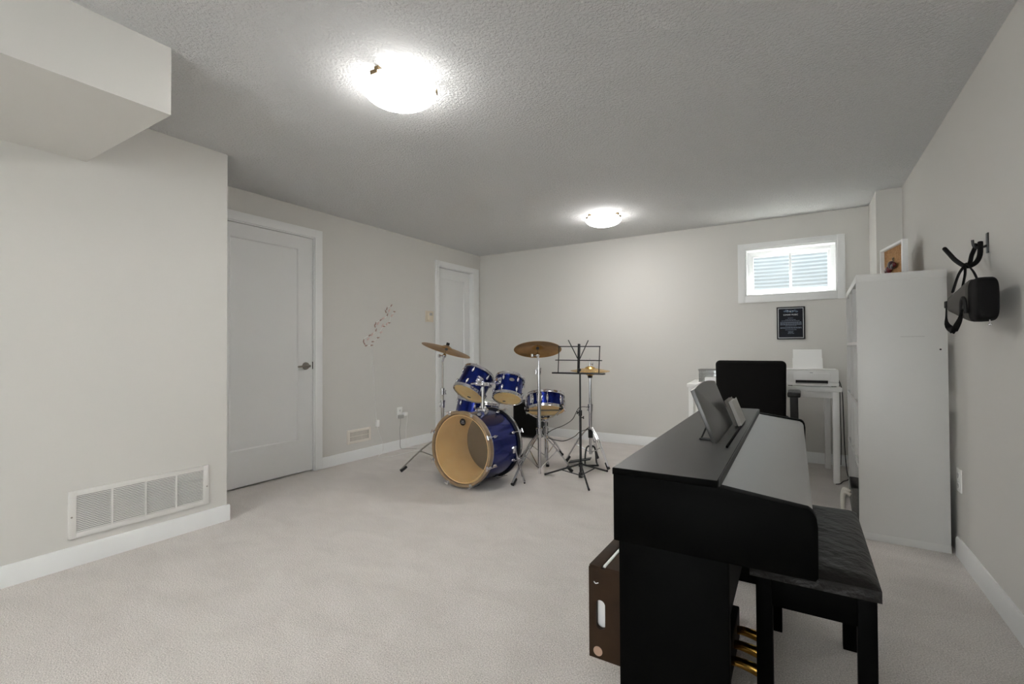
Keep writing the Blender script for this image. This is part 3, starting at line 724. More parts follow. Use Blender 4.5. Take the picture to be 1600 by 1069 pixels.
for i in range(14): sw.cyl((-.15, -.02 + i * .003, -.004), (.15, -.02 + i * .003, -.004), .0009, seg=6)
sw.turn(Matrix.Rotation(.3, 4, 'Z')); sw.build('snare_wires', M['nickel'], sn, False)
a3_ = facing(sn, .13)
so = shell_fit(sn, .187, .1345, a3_ - .75, .07, 'strainer', M['chrome'], lambda b: (b.box(0, .02, -.014, .014, -.045, .045, .004), b.cyl((.018, 0, .0), (.034, 0, .045), .004, seg=8)))

# ---------------------------------------------------------------- stands
def rubber_foot(parent, a, f, L=.07, r=.013):
    a, f = Vector(a), Vector(f); d = (a - f).normalized()
    e = f + d * L
    B().tube([(f.x, f.y, .001 + r * .75), tuple(f + d * L * .5 + Vector((0, 0, .004))), tuple(e)], lambda t: r * (1.25 - .45 * t), 10, 3).build('rubber_foot', M['rubber'], parent)
def wing(b, p, d, s=.020):
    """wing nut at p sticking out along d"""
    p, d = Vector(p), Vector(d).normalized(); n = d.cross(Vector((0, 0, 1))).normalized()
    b.cyl(p, p + d * .022, .005, seg=8); c = p + d * .022
    b.tube([tuple(c + Vector((0, 0, s)) + d * .006), tuple(c), tuple(c - Vector((0, 0, s)) + d * .006)], .0055, 8, 3)
def tripod(r, base, feet, hinge_z, low_z, m, double=True, brace=.5):
    bx, by = base
    for f in feet:
        d = Vector((f[0] - bx, f[1] - by, 0)).normalized(); n = Vector((-d.y, d.x, 0))
        a = Vector((bx, by, hinge_z)) + d * .018; e = Vector((f[0], f[1], .022))
        b = B()
        if double:
            mid = a.lerp(e, .45) + Vector((0, 0, .022))
            for s in (-.008, .008): b.tube([tuple(a + n * s), tuple(mid + n * s * 1.3), tuple(e + n * s * .4)], .0055, 8, 5)
        else: b.tube([tuple(a), tuple(e)], .009, 8, 1)
        lg = b.build('leg', m, r)
        g = B(); c = a.lerp(e, brace) + Vector((0, 0, .012)); g.cyl(Vector((bx, by, low_z)) + d * .015, c, .005, seg=8); g.ball(c, .009, u=10, v=6)
        g.build('brace', m, lg)
        rubber_foot(lg, a, (f[0], f[1], 0))
def collar(r, p, rad, h, m, nm='clamp', wd=None):
    b = B(); b.cyl((p[0], p[1], p[2] - h / 2), (p[0], p[1], p[2] + h / 2), rad, seg=16); b.cyl((p[0], p[1], p[2] + h * .5), (p[0], p[1], p[2] + h * .8), rad * 1.15, seg=16)
    if wd is not None: wing(b, (p[0], p[1], p[2]), wd)
    return b.build(nm, m, r)
RIGHT = Vector((.852, .523, 0))
def cymbal(name, label, C, n, R, m, bell=.055, group='cymbals', flip=False):
    r = thing(name, label, 'cymbal', C, axis_rot(n), group)
    s = -1 if flip else 1
    h = lambda q: s * (.028 * (1 - (q / R) ** 1.6) - .010)
    prof = [(.006, h(bell) + s * .020), (.020, h(bell) + s * .019), (.038, h(bell) + s * .011), (bell, h(bell))]
    prof += [(bell + (R - bell) * i / 8, h(bell + (R - bell) * i / 8)) for i in range(1, 9)]
    back = [(q, z - .0016) for q, z in reversed(prof)]
    B().lathe(prof + back, 80, closed=True).build('cymbal_plate', m, r, False)
    return r
def cymbal_hardware(r, C, n, P):
    """tilter, felts and wing nut of a stand (r), from pole top P to the cymbal centre C"""
    C, n, P = Vector(C), Vector(n).normalized(), Vector(P)
    b = B(); b.cyl(C - n * .055, C + n * .062, .004, seg=8); b.build('cymbal_rod', M['chrome'], r)
    b = B(); k = C - n * .058
    b.cyl(P, k, .009, seg=10).ball(k, .017, (1, 1, 1.2), 14, 8); b.cyl(k - RIGHT * .0, k - RIGHT * .035, .006, seg=8); b.box(k.x - .05, k.x - .03, k.y - .03, k.y - .015, k.z - .016, k.z + .012, .003)
    b.build('tilter', M['chrome'], r)
    B().cyl(C + n * .038, C + n * .060, .015, seg=14).build('wing_nut_sleeve', M['rubber'], r)
    B().cyl(C - n * .006, C + n * .012, .013, seg=14).build('felt_washer', M['felt'], r)

# left crash
C1, N1 = (-2.682, 3.258, 1.062), (.146, .289, .945)
cymbal('cymbal', 'bronze crash cymbal on the left stand, in front of the far door', C1, N1, .222, M['cymbal'])
P1 = (-2.715, 3.246)
r = thing('cymbal_stand', 'chrome tripod stand under the left crash cymbal', 'cymbal stand', (P1[0], P1[1], 0), None, 'cymbal stands')
tripod(r, P1, ((-2.985, 3.003), (-2.555, 3.375), (-2.87, 3.40)), .300, .10, M['nickel'])
B().cyl((*P1, .03), (*P1, .575), .0135, seg=16).build('lower_tube', M['nickel'], r)
B().cyl((*P1, .55), (*P1, .700), .0105, seg=16).build('middle_tube', M['nickel'], r)
B().cyl((*P1, .68), (*P1, .965), .0075, seg=14).build('upper_tube', M['nickel'], r)
collar(r, (*P1, .300), .022, .05, M['nickel'], 'leg_collar')
collar(r, (*P1, .575), .018, .05, M['chrome'], 'clamp', -RIGHT)
collar(r, (*P1, .685), .016, .045, M['chrome'], 'clamp', RIGHT)
cymbal_hardware(r, C1, N1, (*P1, .955))
# right crash
C2, N2 = (-1.924, 3.548, 1.065), (-.175, .304, .936)
cymbal('cymbal', 'bronze crash cymbal on the middle stand, against the bare back wall', C2, N2, .202, M['cymbal'])
P2 = (-1.904, 3.532)
r = thing('cymbal_stand', 'tall chrome stand under the middle crash cymbal, in front of the snare', 'cymbal stand', (P2[0], P2[1], 0), None, 'cymbal stands')
tripod(r, P2, ((-1.933, 3.140), (-1.70, 3.74), (-2.20, 3.70)), .345, .06, M['chrome'])
B().cyl((*P2, .012), (*P2, .66), .015, seg=16).build('lower_tube', M['chrome'], r)
B().cyl((*P2, .62), (*P2, .885), .0115, seg=16).build('middle_tube', M['chrome'], r)
B().cyl((*P2, .86), (*P2, .975), .0075, seg=14).build('upper_tube', M['chrome'], r)
collar(r, (*P2, .345), .024, .06, M['chrome'], 'leg_collar')
collar(r, (*P2, .650), .020, .05, M['chrome'], 'clamp', RIGHT)
collar(r, (*P2, .868), .018, .045, M['chrome'], 'clamp', -RIGHT)
cymbal_hardware(r, C2, N2, (*P2, .965))
# snare stand
P3 = (-2.095, 4.015)
r = thing('snare_stand', 'low chrome tripod stand holding the snare drum', 'drum stand', (P3[0], P3[1], 0), None, 'drum hardware')
tripod(r, P3, ((-2.047, 4.275), (-2.34, 3.93), (-1.965, 3.80)), .235, .05, M['chrome'])
B().cyl((*P3, .03), (*P3, .30), .0145, seg=16).build('lower_tube', M['chrome'], r)
B().cyl((*P3, .27), (*P3, .395), .0105, seg=14).build('upper_tube', M['chrome'], r)
collar(r, (*P3, .285), .019, .05, M['chrome'], 'clamp', RIGHT)
B().ball((*P3, .385), .030, (1, 1, .8)).cyl((P3[0], P3[1], .385), (P3[0] - .05, P3[1] - .05, .37), .006, seg=8).build('basket_hub', M['chrome'], r)
Ws = WM[sn.name]
for k in range(3):
    a = a3_ + .9 + k * 2 * PI / 3; e0 = Ws @ Vector((.195 * math.cos(a), .195 * math.sin(a), -.022)); e1 = Ws @ Vector((.197 * math.cos(a), .197 * math.sin(a), .018))
    ar = B().tube([(P3[0], P3[1], .39), tuple(Vector((*P3, .39)).lerp(e0, .5) - Vector((0, 0, .02))), tuple(e0), tuple(e1)], .006, 8, 4).build('basket_arm', M['chrome'], r)
    B().tube([tuple(Ws @ Vector((.165 * math.cos(a), .165 * math.sin(a), -.020))), tuple(e0), tuple(e1)], .0105, 8, 3).build('rubber_grip', M['rubber'], ar)
# hi-hat
P4 = (-1.663, 4.07)
hs = thing('hi_hat_stand', 'chrome hi-hat stand with a black pedal frame, right of the kit', 'cymbal stand', (P4[0], P4[1], 0), None, 'cymbal stands')
tripod(hs, P4, ((-1.455, 3.970), (-1.702, 4.335), (-1.90, 4.05)), .345, .12, M['chrome'], True, .55)
B().cyl((*P4, .10), (*P4, .52), .0155, seg=16).build('lower_tube', M['chrome'], hs)
B().cyl((*P4, .48), (*P4, .800), .0125, seg=16).build('upper_tube', M['chrome'], hs)
B().cyl((*P4, .25), (*P4, .325), .021, seg=16).build('spring_housing', M['rubber'], hs)
collar(hs, (*P4, .515), .021, .05, M['chrome'], 'clamp', -RIGHT)
B().cyl((*P4, .78), (*P4, .975), .0035, seg=8).build('pull_rod', M['chrome'], hs)
B().cyl((*P4, .795), (*P4, .840), .020, .027, 16).build('cymbal_seat', M['rubber'], hs)
b = B(); b.cyl((*P4, .885), (*P4, .935), .009, seg=12); wing(b, (*P4, .922), RIGHT, .012); b.build('clutch', M['chrome'], hs)
# frame and pedal
fr = B(); fx, fy = P4[0] + .0, P4[1] - .0
u = RIGHT; v = Vector((-.523, .852, 0)); o_ = Vector((P4[0], P4[1], 0))
pts = [o_ + u * -.055 - v * .07 + Vector((0, 0, .012)), o_ + u * -.052 + Vector((0, 0, .03)), o_ + u * -.035 + Vector((0, 0, .16)), o_ + u * .035 + Vector((0, 0, .16)), o_ + u * .052 + Vector((0, 0, .03)), o_ + u * .055 - v * .07 + Vector((0, 0, .012))]
fr.tube([tuple(p) for p in pts], .008, 8, 4); fr.cyl(pts[0], pts[-1], .008, seg=8)
fr.build('pedal_frame', M['black'], hs)
pd = B(); A0 = o_ - u * .19 + v * .05; A1 = o_ + u * .0 - v * .01
side = Vector((-(A1 - A0).y, (A1 - A0).x, 0)).normalized() * .04
z0, z1 = .012, .055
vs = [A0 - side + Vector((0, 0, z0)), A0 + side + Vector((0, 0, z0)), A1 + side + Vector((0, 0, z1)), A1 - side + Vector((0, 0, z1))]
top = [p + Vector((0, 0, .010)) for p in vs]
vv = [pd.bm.verts.new(p) for p in vs + top]
for f in ((0, 1, 2, 3), (4, 5, 6, 7), (0, 1, 5, 4), (1, 2, 6, 5), (2, 3, 7, 6), (3, 0, 4, 7)): pd.bm.faces.new([vv[i] for i in f])
pd.build('pedal_board', M['black'], hs)
cymbal('hi_hat_cymbal', 'upper hi-hat cymbal, golden dome on top of the pair', (P4[0], P4[1], .868), (.02, -.02, 1), .178, M['hat'], .05, 'hi-hat cymbals')
cymbal('hi_hat_cymbal', 'lower hi-hat cymbal with its bell pointing down, under its pair', (P4[0], P4[1], .850), (.02, -.02, 1), .178, M['hat'], .05, 'hi-hat cymbals', True)

# music stand
P5 = (-1.558, 3.598)
ms = thing('music_stand', 'black folding wire music stand in front of the hi-hat', 'music stand', (P5[0], P5[1], 0))
for f in ((-1.861, 3.542), (-1.444, 3.906), (-1.372, 3.320)):
    d = Vector((f[0] - P5[0], f[1] - P5[1], 0)); a = Vector((*P5, .118)) + d * .04; e = Vector((f[0], f[1], .008))
    lg = B().tube([tuple(a), tuple(a.lerp(e, .35)), tuple(e)], .0075, 8, 2).build('leg', M['black'], ms)
    B().cyl(Vector((*P5, .03)) + d * .04, a.lerp(e, .52), .0045, seg=8).build('brace', M['black'], lg)
    B().cyl(e + d * -.05 + Vector((0, 0, .006)), e + Vector((0, 0, .002)), .0085, .0085, 10).build('rubber_foot', M['rubber'], lg)
b = B(); b.cyl((*P5, .012), (*P5, .052), .019, .016, 14); b.cyl((*P5, .10), (*P5, .135), .017, seg=14); b.build('leg_hub', M['black'], ms)
B().cyl((*P5, .02), (*P5, .56), .010, seg=14).build('lower_tube', M['black'], ms)
B().cyl((*P5, .54), (*P5, .865), .007, seg=12).build('upper_tube', M['black'], ms)
b = B(); b.cyl((*P5, .515), (*P5, .560), .015, seg=14); wing(b, (*P5, .54), -RIGHT, .012); wing(b, (*P5, .50), RIGHT, .01); b.build('clamp', M['black'], ms)
yb, yt = 3.598, 3.560
B().box(-1.815, -1.357, yb - .004, yb + .045, .853, .866, .002).build('book_ledge', M['black'], ms)
b = B()
b.cyl((-1.757, yb, .862), (-1.728, yt, 1.083), .0042, seg=8).cyl((-1.396, yb, .866), (-1.371, yt, 1.080), .0042, seg=8)
b.cyl((-1.735, yt, 1.082), (-1.366, yt, 1.080), .0042, seg=8); ym = (yb + yt) / 2
b.cyl((-1.772, ym, .968), (-1.360, ym, .968), .0042, seg=8)
b.build('wire_rest', M['black'], ms)
b = B(); b.box(-.011, .011, -.004, .004, 0, .245, .002); b.turn(Matrix.Translation((P5[0] - .012, yb - .004, .862)) @ Matrix.Rotation(.16, 4, 'X') @ Matrix.Rotation(.10, 4, 'Y')); b.build('spine_plate', M['black'], ms)
b = B(); b.cyl((P5[0] - .002, ym - .012, .975), (P5[0] - .080, yt - .012, 1.135), .0042, seg=8).cyl((P5[0] + .010, ym - .012, .975), (P5[0] + .095, yt - .012, 1.130), .0042, seg=8); b.build('page_arm', M['black'], ms)
B().ball((P5[0], yb - .012, .89), .014).build('tilt_knob', M['black'], ms)

# black speaker cabinet against the back wall
r = thing('speaker_cabinet', 'black speaker cabinet on the carpet behind the snare', 'speaker', (-2.82, 5.0, 0))
B().box(-3.00, -2.655, 4.90, 5.155, .012, .425, .008).build('cabinet', M['tolex'], r)
g = B(); g.box(-2.98, -2.675, 4.893, 4.902, .035, .405, .004); g.build('grille_cloth', M['fabric'], r)
for x in (-2.97, -2.685):
    for y in (4.93, 5.125): B().cyl((x, y, 0.0), (x, y, .014), .015, seg=12).build('rubber_foot', M['rubber'], r)
b = B(); b.tube([(-2.80, 4.896, .385), (-2.80, 4.878, .38), (-2.80, 4.878, .30), (-2.80, 4.896, .295)], .007, 8, 3); b.build('handle', M['grey'], r)
# cables draped round the stands
tag(B().tube([(-1.66, 4.035, .53), (-1.752, 4.020, .521), (-1.809, 4.00, .416), (-1.885, 3.965, .357), (-1.975, 3.93, .317), (-2.07, 3.99, .262)], .0032, 6, 6).build('cable', M['rubber']), 'black cable sagging from the hi-hat stand, the upper one', 'cable', 'cables at the hi-hat')
tag(B().tube([(-1.660, 4.040, .335), (-1.755, 4.039, .298), (-1.796, 4.015, .257), (-1.876, 3.975, .216), (-1.961, 3.96, .215), (-2.07, 3.995, .222)], .0032, 6, 6).build('cable', M['rubber']), 'black cable sagging from the hi-hat stand, the lower one', 'cable', 'cables at the hi-hat')

# ------------------------------------------------------------------ piano
AX = math.radians(0.7)
PX, PY0, PY1 = -.387, 1.085, 2.432
r = thing('digital_piano', 'black upright digital piano with its key lid closed', 'piano', (PX, PY0, 0), rz(AX))
def L_(b): return b.turn(Matrix.Translation((PX, PY0, 0)) @ Matrix.Rotation(AX, 4, 'Z') @ Matrix.Translation((-PX, -PY0, 0)))
zt = .786
end = [(-.387, .615), (-.387, zt - .014), (-.158, zt - .014), (.006, zt - .034), (.014, zt - .040), (.019, zt - .050), (.021, zt - .066), (.021, .622), (.016, .615)]
for y0 in (PY0, PY1 - .030): L_(B().prism(end, 1, y0, y0 + .030, .0015)).build('end_cheek', M['ebony'], r)
tb = L_(B().box(-.389, -.157, PY0 - .002, PY1 + .002, zt - .016, zt, .002)).build('top_board', M['ebony'], r)
L_(B().box(-.387, -.159, PY0 + .0, PY1 - .0, zt - .001, zt + .0004)).build('satin_face', M['ebonysatin'], tb)
# cabinet body between the cheeks
L_(B().prism([(-.383, .62), (-.383, zt - .018), (-.165, zt - .018), (-.165, .72), (.010, .70), (.010, .622)], 1, PY0 + .03, PY1 - .03)).build('cabinet', M['ebony'], r)
# key lid, sitting a little below the cheek edges
lid = [(-.156, zt - .0165), (-.150, zt - .0185), (.000, zt - .0395), (.010, zt - .046), (.0145, zt - .056), (.0145, .70), (-.004, .70), (-.004, zt - .054), (-.156, zt - .034)]
L_(B().prism(lid, 1, PY0 + .012 if False else PY0 + .0305, PY1 - .0305)).build('key_lid', M['ebonytop'], r)
L_(B().box(-.1575, -.1545, PY0 + .01, PY1 - .01, zt - .018, zt + .0008, .0008)).build('lid_hinge_strip', M['black'], r)
L_(B().box(-.184, -.179, PY0 + .365, PY0 + .925, zt - .001, zt + .006, .0012)).build('page_ledge', M['ebony'], r)
# side panels, feet and kick board
for y0 in (PY0 + .002, PY1 - .034):
    L_(B().box(-.375, -.139, y0, y0 + .032, .0, .618, .002)).build('side_panel', M['ebony'], r)
L_(B().box(-.235, -.218, PY0 + .034, PY1 - .034, .13, .618, .001)).build('kick_board', M['ebony'], r)
pb = L_(B().box(-.262, -.200, PY0 + .50, PY1 - .50, .0, .115, .004)).build('pedal_box', M['ebony'], r)
for k in (-1, 0, 1):
    yc = (PY0 + PY1) / 2 + k * .095
    L_(B().tube([(-.21, yc, .066), (-.185, yc, .070), (-.150, yc, .067), (-.118, yc, .060)], lambda t: .0125 + .006 * t, 12, 4)).build('pedal', M['brass'], r)
# music rest
bm_ = B(); n = 14; yA, yZ = PY0 + .417, PY0 + .845; tilt = (.063, .160)
poly = [(yA, 0)] + [(yA + (yZ - yA) * i / n, .168 + .012 * math.sin(PI * i / n)) for i in range(n + 1)] + [(yZ, 0)]
bm_.prism(poly, 0, -.012, 0, .001)
la = math.atan2(tilt[0], tilt[1])
bm_.turn(Matrix.Translation((-.214, 0, zt)) @ Matrix.Rotation(-la, 4, 'Y'))
mr = L_(bm_).build('music_rest', M['rest'], r)
for yq in (yA + .05, yZ - .05):
    L_(B().tube([(-.246, yq, zt + .048), (-.262, yq, zt + .01), (-.262, yq, zt + .004), (-.225, yq, zt + .004)], .0028, 6, 2).box(-.270, -.222, yq - .006, yq + .006, zt, zt + .005, .001)).build('rest_prop', M['black'], mr)
# little books leaning on the music rest
for i, (dx, dy, h, t, m, lb) in enumerate(((0, 0, .094, .010, 'midgrey', 'small dark grey notebook leaning on the piano music rest, the rear one'), (.0115, .008, .090, .012, 'grey', 'small light grey notebook leaning on the piano music rest, the front one'))):
    bk = thing('notebook', lb, 'notebook', (-.205, PY0 + .80, zt), None, 'notebooks on the piano')
    y0 = PY0 + .755 + dy
    mt = Matrix.Translation((-.200 + dx, 0, zt + .003)) @ Matrix.Rotation(-la * .96, 4, 'Y')
    L_(B().box(.000, .0012, y0, y0 + .15, 0, h, mtx=mt).box(t - .0012, t, y0, y0 + .15, 0, h, mtx=mt).box(0, t, y0 - .0008, y0, 0, h, mtx=mt)).build('cover', M[m], bk)
    L_(B().box(.0012, t - .0012, y0, y0 + .147, .002, h - .003, mtx=mt)).build('pages', M['paper'], bk)

# bench
bn = thing('piano_bench', 'black piano bench with a creased dark leather seat', 'bench', (.012, 1.77, 0))
def cushion():
    b = B(); nx, ny = 26, 48; x0, x1, y0, y1 = -.132, .157, 1.452, 2.092; zb, zt_ = .445, .492
    rows = []
    rnd = random.Random(7)
    for i in range(nx + 1):
        row = []
        for j in range(ny + 1):
            u, v = i / nx, j / ny
            e = min(u, 1 - u) * (x1 - x0); f = min(v, 1 - v) * (y1 - y0); d = min(e, f)
            z = zt_ - .018 * math.exp(-d / .016) + .004 * math.sin(PI * u) * math.sin(PI * v) - .0012 * math.sin(23 * v + 6 * u) * math.sin(PI * u)
            row.append(b.bm.verts.new((x0 + u * (x1 - x0), y0 + v * (y1 - y0), z)))
        rows.append(row)
    for i in range(nx):
        for j in range(ny): b.bm.faces.new((rows[i][j], rows[i+1][j], rows[i+1][j+1], rows[i][j+1]))
    loop = [rows[i][0] for i in range(nx + 1)] + [rows[nx][j] for j in range(1, ny + 1)] + [rows[i][ny] for i in range(nx - 1, -1, -1)] + [rows[0][j] for j in range(ny - 1, 0, -1)]
    low = [b.bm.verts.new((v.co.x + (.002 if v.co.x < 0 else -.002) * 0, v.co.y, zb)) for v in loop]
    for k in range(len(loop)):
        j = (k + 1) % len(loop); b.bm.faces.new((loop[k], loop[j], low[j], low[k]))
    b.bm.faces.new(low)
    return b
cushion().build('seat', M['leather'], bn, angle=50)
ap = B()
ap.box(-.105, .140, 1.475, 1.493, .365, .448, .001); ap.box(-.105, .140, 2.055, 2.073, .365, .448, .001); ap.box(-.112, -.094, 1.475, 2.073, .365, .448, .001); ap.box(.130, .148, 1.475, 2.073, .365, .448, .001)
ap.build('apron', M['ebony'], bn)
for x0 in (-.118, .109):
    for y0 in (1.466, 2.046):
        B().box(x0, x0 + .040, y0, y0 + .036, 0, .447, .002).build('leg', M['ebony'], bn)

# crate
cr = thing('wooden_crate', 'dark brown wooden crate with an oval hand hole, behind the piano', 'crate', (-.52, 1.78, 0))
cx0, cx1, cy0, cy1, ch = -.645, -.392, 1.553, 2.02, .309
# end boards with an oval hand hole: ring of quads between hole and rectangle
def end_board(y0, y1):
    b = B(); hx, hz, hw, hh = -.603, .152, .0165, .050
    n = 32; hole = []
    for i in range(n):
        a = 2 * PI * i / n; ca, sa = math.cos(a), math.sin(a)
        hole.append((hx + hw * ca, hz + (hh - hw) * (1 if sa > 1e-9 else -1 if sa < -1e-9 else 0) + hw * sa))
    outer = []
    for i in range(n):
        a = 2 * PI * i / n; ca, sa = math.cos(a), math.sin(a)
        t = min((((cx1 if ca > 0 else cx0) - hx) / ca) if abs(ca) > 1e-9 else 1e9, (((ch if sa > 0 else 0.0) - hz) / sa) if abs(sa) > 1e-9 else 1e9)
        outer.append((hx + ca * t, hz + sa * t))
    corners = [(cx1, ch), (cx0, ch), (cx0, 0.0), (cx1, 0.0)]
    V = {}
    def vert(p, y): return b.bm.verts.new((p[0], y, p[1]))
    H = [[vert(p, y) for p in hole] for y in (y0, y1)]; O = [[vert(p, y) for p in outer] for y in (y0, y1)]; K = [[vert(p, y) for p in corners] for y in (y0, y1)]
    ang = [math.atan2(c[1] - hz, c[0] - hx) % (2 * PI) for c in corners]
    for i in range(n):
        j = (i + 1) % n; a0, a1 = 2 * PI * i / n, 2 * PI * (i + 1) / n
        k = [q for q in range(4) if a0 < ang[q] < a1]
        for s in (0, 1):
            loop = [H[s][i], O[s][i]] + [K[s][q] for q in k] + [O[s][j], H[s][j]]
            b.bm.faces.new(loop)
        b.bm.faces.new((H[0][i], H[0][j], H[1][j], H[1][i]))
        seq = [O[0][i]] + [K[0][q] for q in k] + [O[0][j]]; seq1 = [O[1][i]] + [K[1][q] for q in k] + [O[1][j]]
        for q in range(len(seq) - 1): b.bm.faces.new((seq[q], seq[q+1], seq1[q+1], seq1[q]))
    return b
end_board(cy0, cy0 + .016).build('end_board', M['crate'], cr)
B().box(cx0, cx1, cy1 - .016, cy1, 0, ch, .002).build('end_board', M['crate'], cr)
B().box(cx0 + .001, cx0 + .014, cy0 + .0155, cy1 - .0155, 0, ch - .001, .002).build('side_board', M['crate'], cr)
B().box(cx1 - .014, cx1, cy0 + .0155, cy1 - .0155, 0, ch - .001, .002).build('side_board', M['crate'], cr)
B().box(cx0 + .012, cx1 - .012, cy0 + .0155, cy1 - .0155, .004, .016).build('bottom_board', M['crate'], cr)
B().box(cx0 + .002, -.6005, cy0 + .001, cy1 - .001, ch - .001, ch + .008, .0015).build('lid_slat', M['crate'], cr)
B().box(-.585, cx1 - .002, cy0 + .001, cy1 - .001, ch - .001, ch + .008, .0015).build('lid_slat', M['crate'], cr)
B().lathe([(0, 0), (.016, 0), (.016, .002), (0, .002)], 24, mtx=Matrix.Translation((-.613, cy0, .026)) @ Matrix.Rotation(PI / 2, 4, 'X')).build('felt_pad', M['blush'], cr)
B().tube([(-.625, cy0 - .002, .262), (-.618, cy0 - .005, .2585), (-.609, cy0 - .002, .261)], .0016, 6, 4).build('staple', M['paper'], cr)
pp = thing('paper_stack', 'white paper sheets inside the wooden crate, seen through the hand hole and lid gap', 'paper', (-.56, 1.78, .017))
B().box(-.628, -.42, cy0 + .020, cy1 - .03, .0165, .292, .001).box(-.5985, -.587, cy0 + .0165, cy1 - .03, .29, .3155, .001).build('sheets', M['paper'], pp)

# ------------------------------------------------------------------ desk corner
DA = math.radians(4.0); DX, DY = .255, 4.455
def D_(b): return b.turn(Matrix.Translation((DX, DY, 0)) @ Matrix.Rotation(DA, 4, 'Z'))
r = thing('desk', 'plain white desk with square legs under the window', 'desk', (DX - .56, DY + .3, 0), rz(DA))
dz = .750
D_(B().box(-1.135, 0, 0, .60, dz - .034, dz, .003)).build('desk_top', M['desk'], r)
D_(B().box(-1.10, -.03, .03, .045, dz - .085, dz - .033, .001).box(-1.10, -.03, .55, .565, dz - .085, dz - .033, .001).box(-1.105, -.09 - 1.0, .03, .565, dz - .085, dz - .033, .001).box(-.035, -.022, .03, .565, dz - .085, dz - .033, .001)).build('desk_apron', M['desk'], r)
for x in (-1.125, -.060):
    for y in (.020, .540): D_(B().box(x, x + .042, y, y + .042, 0, dz - .033, .002)).build('leg', M['desk'], r)
# printer
pr = thing('printer', 'white inkjet printer on the desk beside the shelf', 'printer', (.06, 4.7, dz), rz(DA))
px0, px1, py0, py1 = -.372, -.012, .055, .335
b = B(); b.box(px0, px1, py0 + .006, py1, dz + .006, dz + .036, .004); b.box(px0, px1, py0, py1, dz + .036, dz + .135, .008); D_(b).build('body', M['plastic'], pr)
D_(B().box(px0 + .004, px1 - .004, py0 - .001, py1 - .09, dz + .130, dz + .139, .003)).build('scanner_lid', M['plastic'], pr)
D_(B().box(px0 + .055, px1 - .062, py0 - .004, py0 + .002, dz + .042, dz + .108, .002)).build('front_door', M['plastic'], pr)
D_(B().box(px0 + .066, px1 - .074, py0 - .0055, py0 + .012, dz + .026, dz + .050)).build('paper_slot', M['dark'], pr)
D_(B().box(px0 + .070, px1 - .078, py0 - .012, py0 + .01, dz + .020, dz + .029, .002)).build('output_tray', M['grey'], pr)
D_(B().box(px0 + .165, px0 + .185, py0 - .005, py0 - .0035, dz + .110, dz + .113)).build('front_mark', M['midgrey'], pr)
mt = Matrix.Translation((0, py1 - .055, dz + .128)) @ Matrix.Rotation(-.28, 4, 'X')
D_(B().box(px0 + .060, px1 - .082, .006, .010, 0, .10, mtx=mt)).build('rear_tray', M['plastic'], pr)
for x in (px0 + .03, px1 - .03): D_(B().box(x - .015, x + .015, py0 + .03, py1 - .03, dz + .0, dz + .008)).build('foot', M['rubber'], pr)
sh = B(); sh.box(px0 + .064, px1 - .086, -.0005, .004, .0, .175, mtx=mt); tag(D_(sh).build('paper_sheets', M['paper']), 'white paper sheets standing in the rear tray of the printer', 'paper')
# clear oval organiser and small white box
og = thing('desk_organizer', 'clear rounded desk organizer beside the office chair back', 'organizer', (-.70, 4.62, dz))
def oval_band(z0, z1, rx, ry, t):
    b = B(); n = 40; R = []
    for i in range(n):
        a = 2 * PI * i / n; e = .55; ca, sa = math.cos(a), math.sin(a)
        R.append((math.copysign(abs(ca) ** e, ca), math.copysign(abs(sa) ** e, sa)))
    vs = [[b.bm.verts.new((-.705 + q[0] * (rx - dt), 4.655 + q[1] * (ry - dt), z)) for q in R] for dt, z in ((0, z0), (0, z1), (t, z1), (t, z0))]
    for k in range(4):
        A, Bq = vs[k], vs[(k + 1) % 4]
        for i in range(n): b.bm.faces.new((A[i], A[(i+1) % n], Bq[(i+1) % n], Bq[i]))
    return b
oval_band(dz + .001, dz + .112, .118, .080, .003).build('clear_wall', M['acrylic'], og)
oval_band(dz + .108, dz + .118, .122, .084, .006).build('rim', M['traygrey'], og)
oval_band(dz + .078, dz + .083, .119, .081, .003).build('divider_band', M['traygrey'], og)
oval_band(dz + .038, dz + .042, .119, .081, .003).build('divider_band', M['traygrey'], og)
oval_band(dz + .0005, dz + .006, .120, .082, .05).build('base', M['grey'], og)
b = B().box(-.748, -.650, 4.485, 4.545, dz + .0005, dz + .052, .003); bx = b.build('small_box', M['paper'])
tag(bx, 'small white box on the desk in front of the clear organizer', 'box')

# office chair
ch_ = thing('office_chair', 'black fabric office chair with armrests, pulled up to the desk', 'chair', (-.345, 4.18, 0))
def pad(x0, x1, y0, y1, z0, z1, rad, taper=0.0, curve=0.0):
    b = B(); b.box(x0, x1, y0, y1, z0, z1, rad, 5)
    cxm = (x0 + x1) / 2
    for v in b.bm.verts:
        k = (v.co.z - z0) / (z1 - z0); v.co.x = cxm + (v.co.x - cxm) * (1 + taper * (1 - k)); u = (v.co.x - cxm) / ((x1 - x0) / 2)
        v.co.y += curve * u * u
    return b
pad(-.590, -.105, 3.985, 4.065, .50, .966, .034, -.03, .012).build('backrest', M['fabric'], ch_, angle=60)
pad(-.600, -.095, 4.06, 4.54, .42, .505, .035).build('seat', M['fabric'], ch_, angle=60)
B().box(-.40, -.29, 4.02, 4.05, .34, .56, .01).build('back_bracket', M['black'], ch_)
for s, xa in ((1, -.102), (-1, -.674)):
    ar = B(); ar.box(xa, xa + .084, 4.00, 4.29, .700, .737, .010); ao = ar.build('armrest', M['leather'], ch_)
    B().prism([(4.01, .702), (4.11, .702), (4.16, .54), (4.27, .44), (4.24, .40), (4.06, .50)], 0, xa + .016, xa + .068, .004).build('arm_support', M['black'], ao)
    g = B(); g.box(min(xa + .02, -.345), max(xa + .03, -.345), 4.20, 4.245, .405, .430, .004); g.build('arm_bar', M['black'], ao)
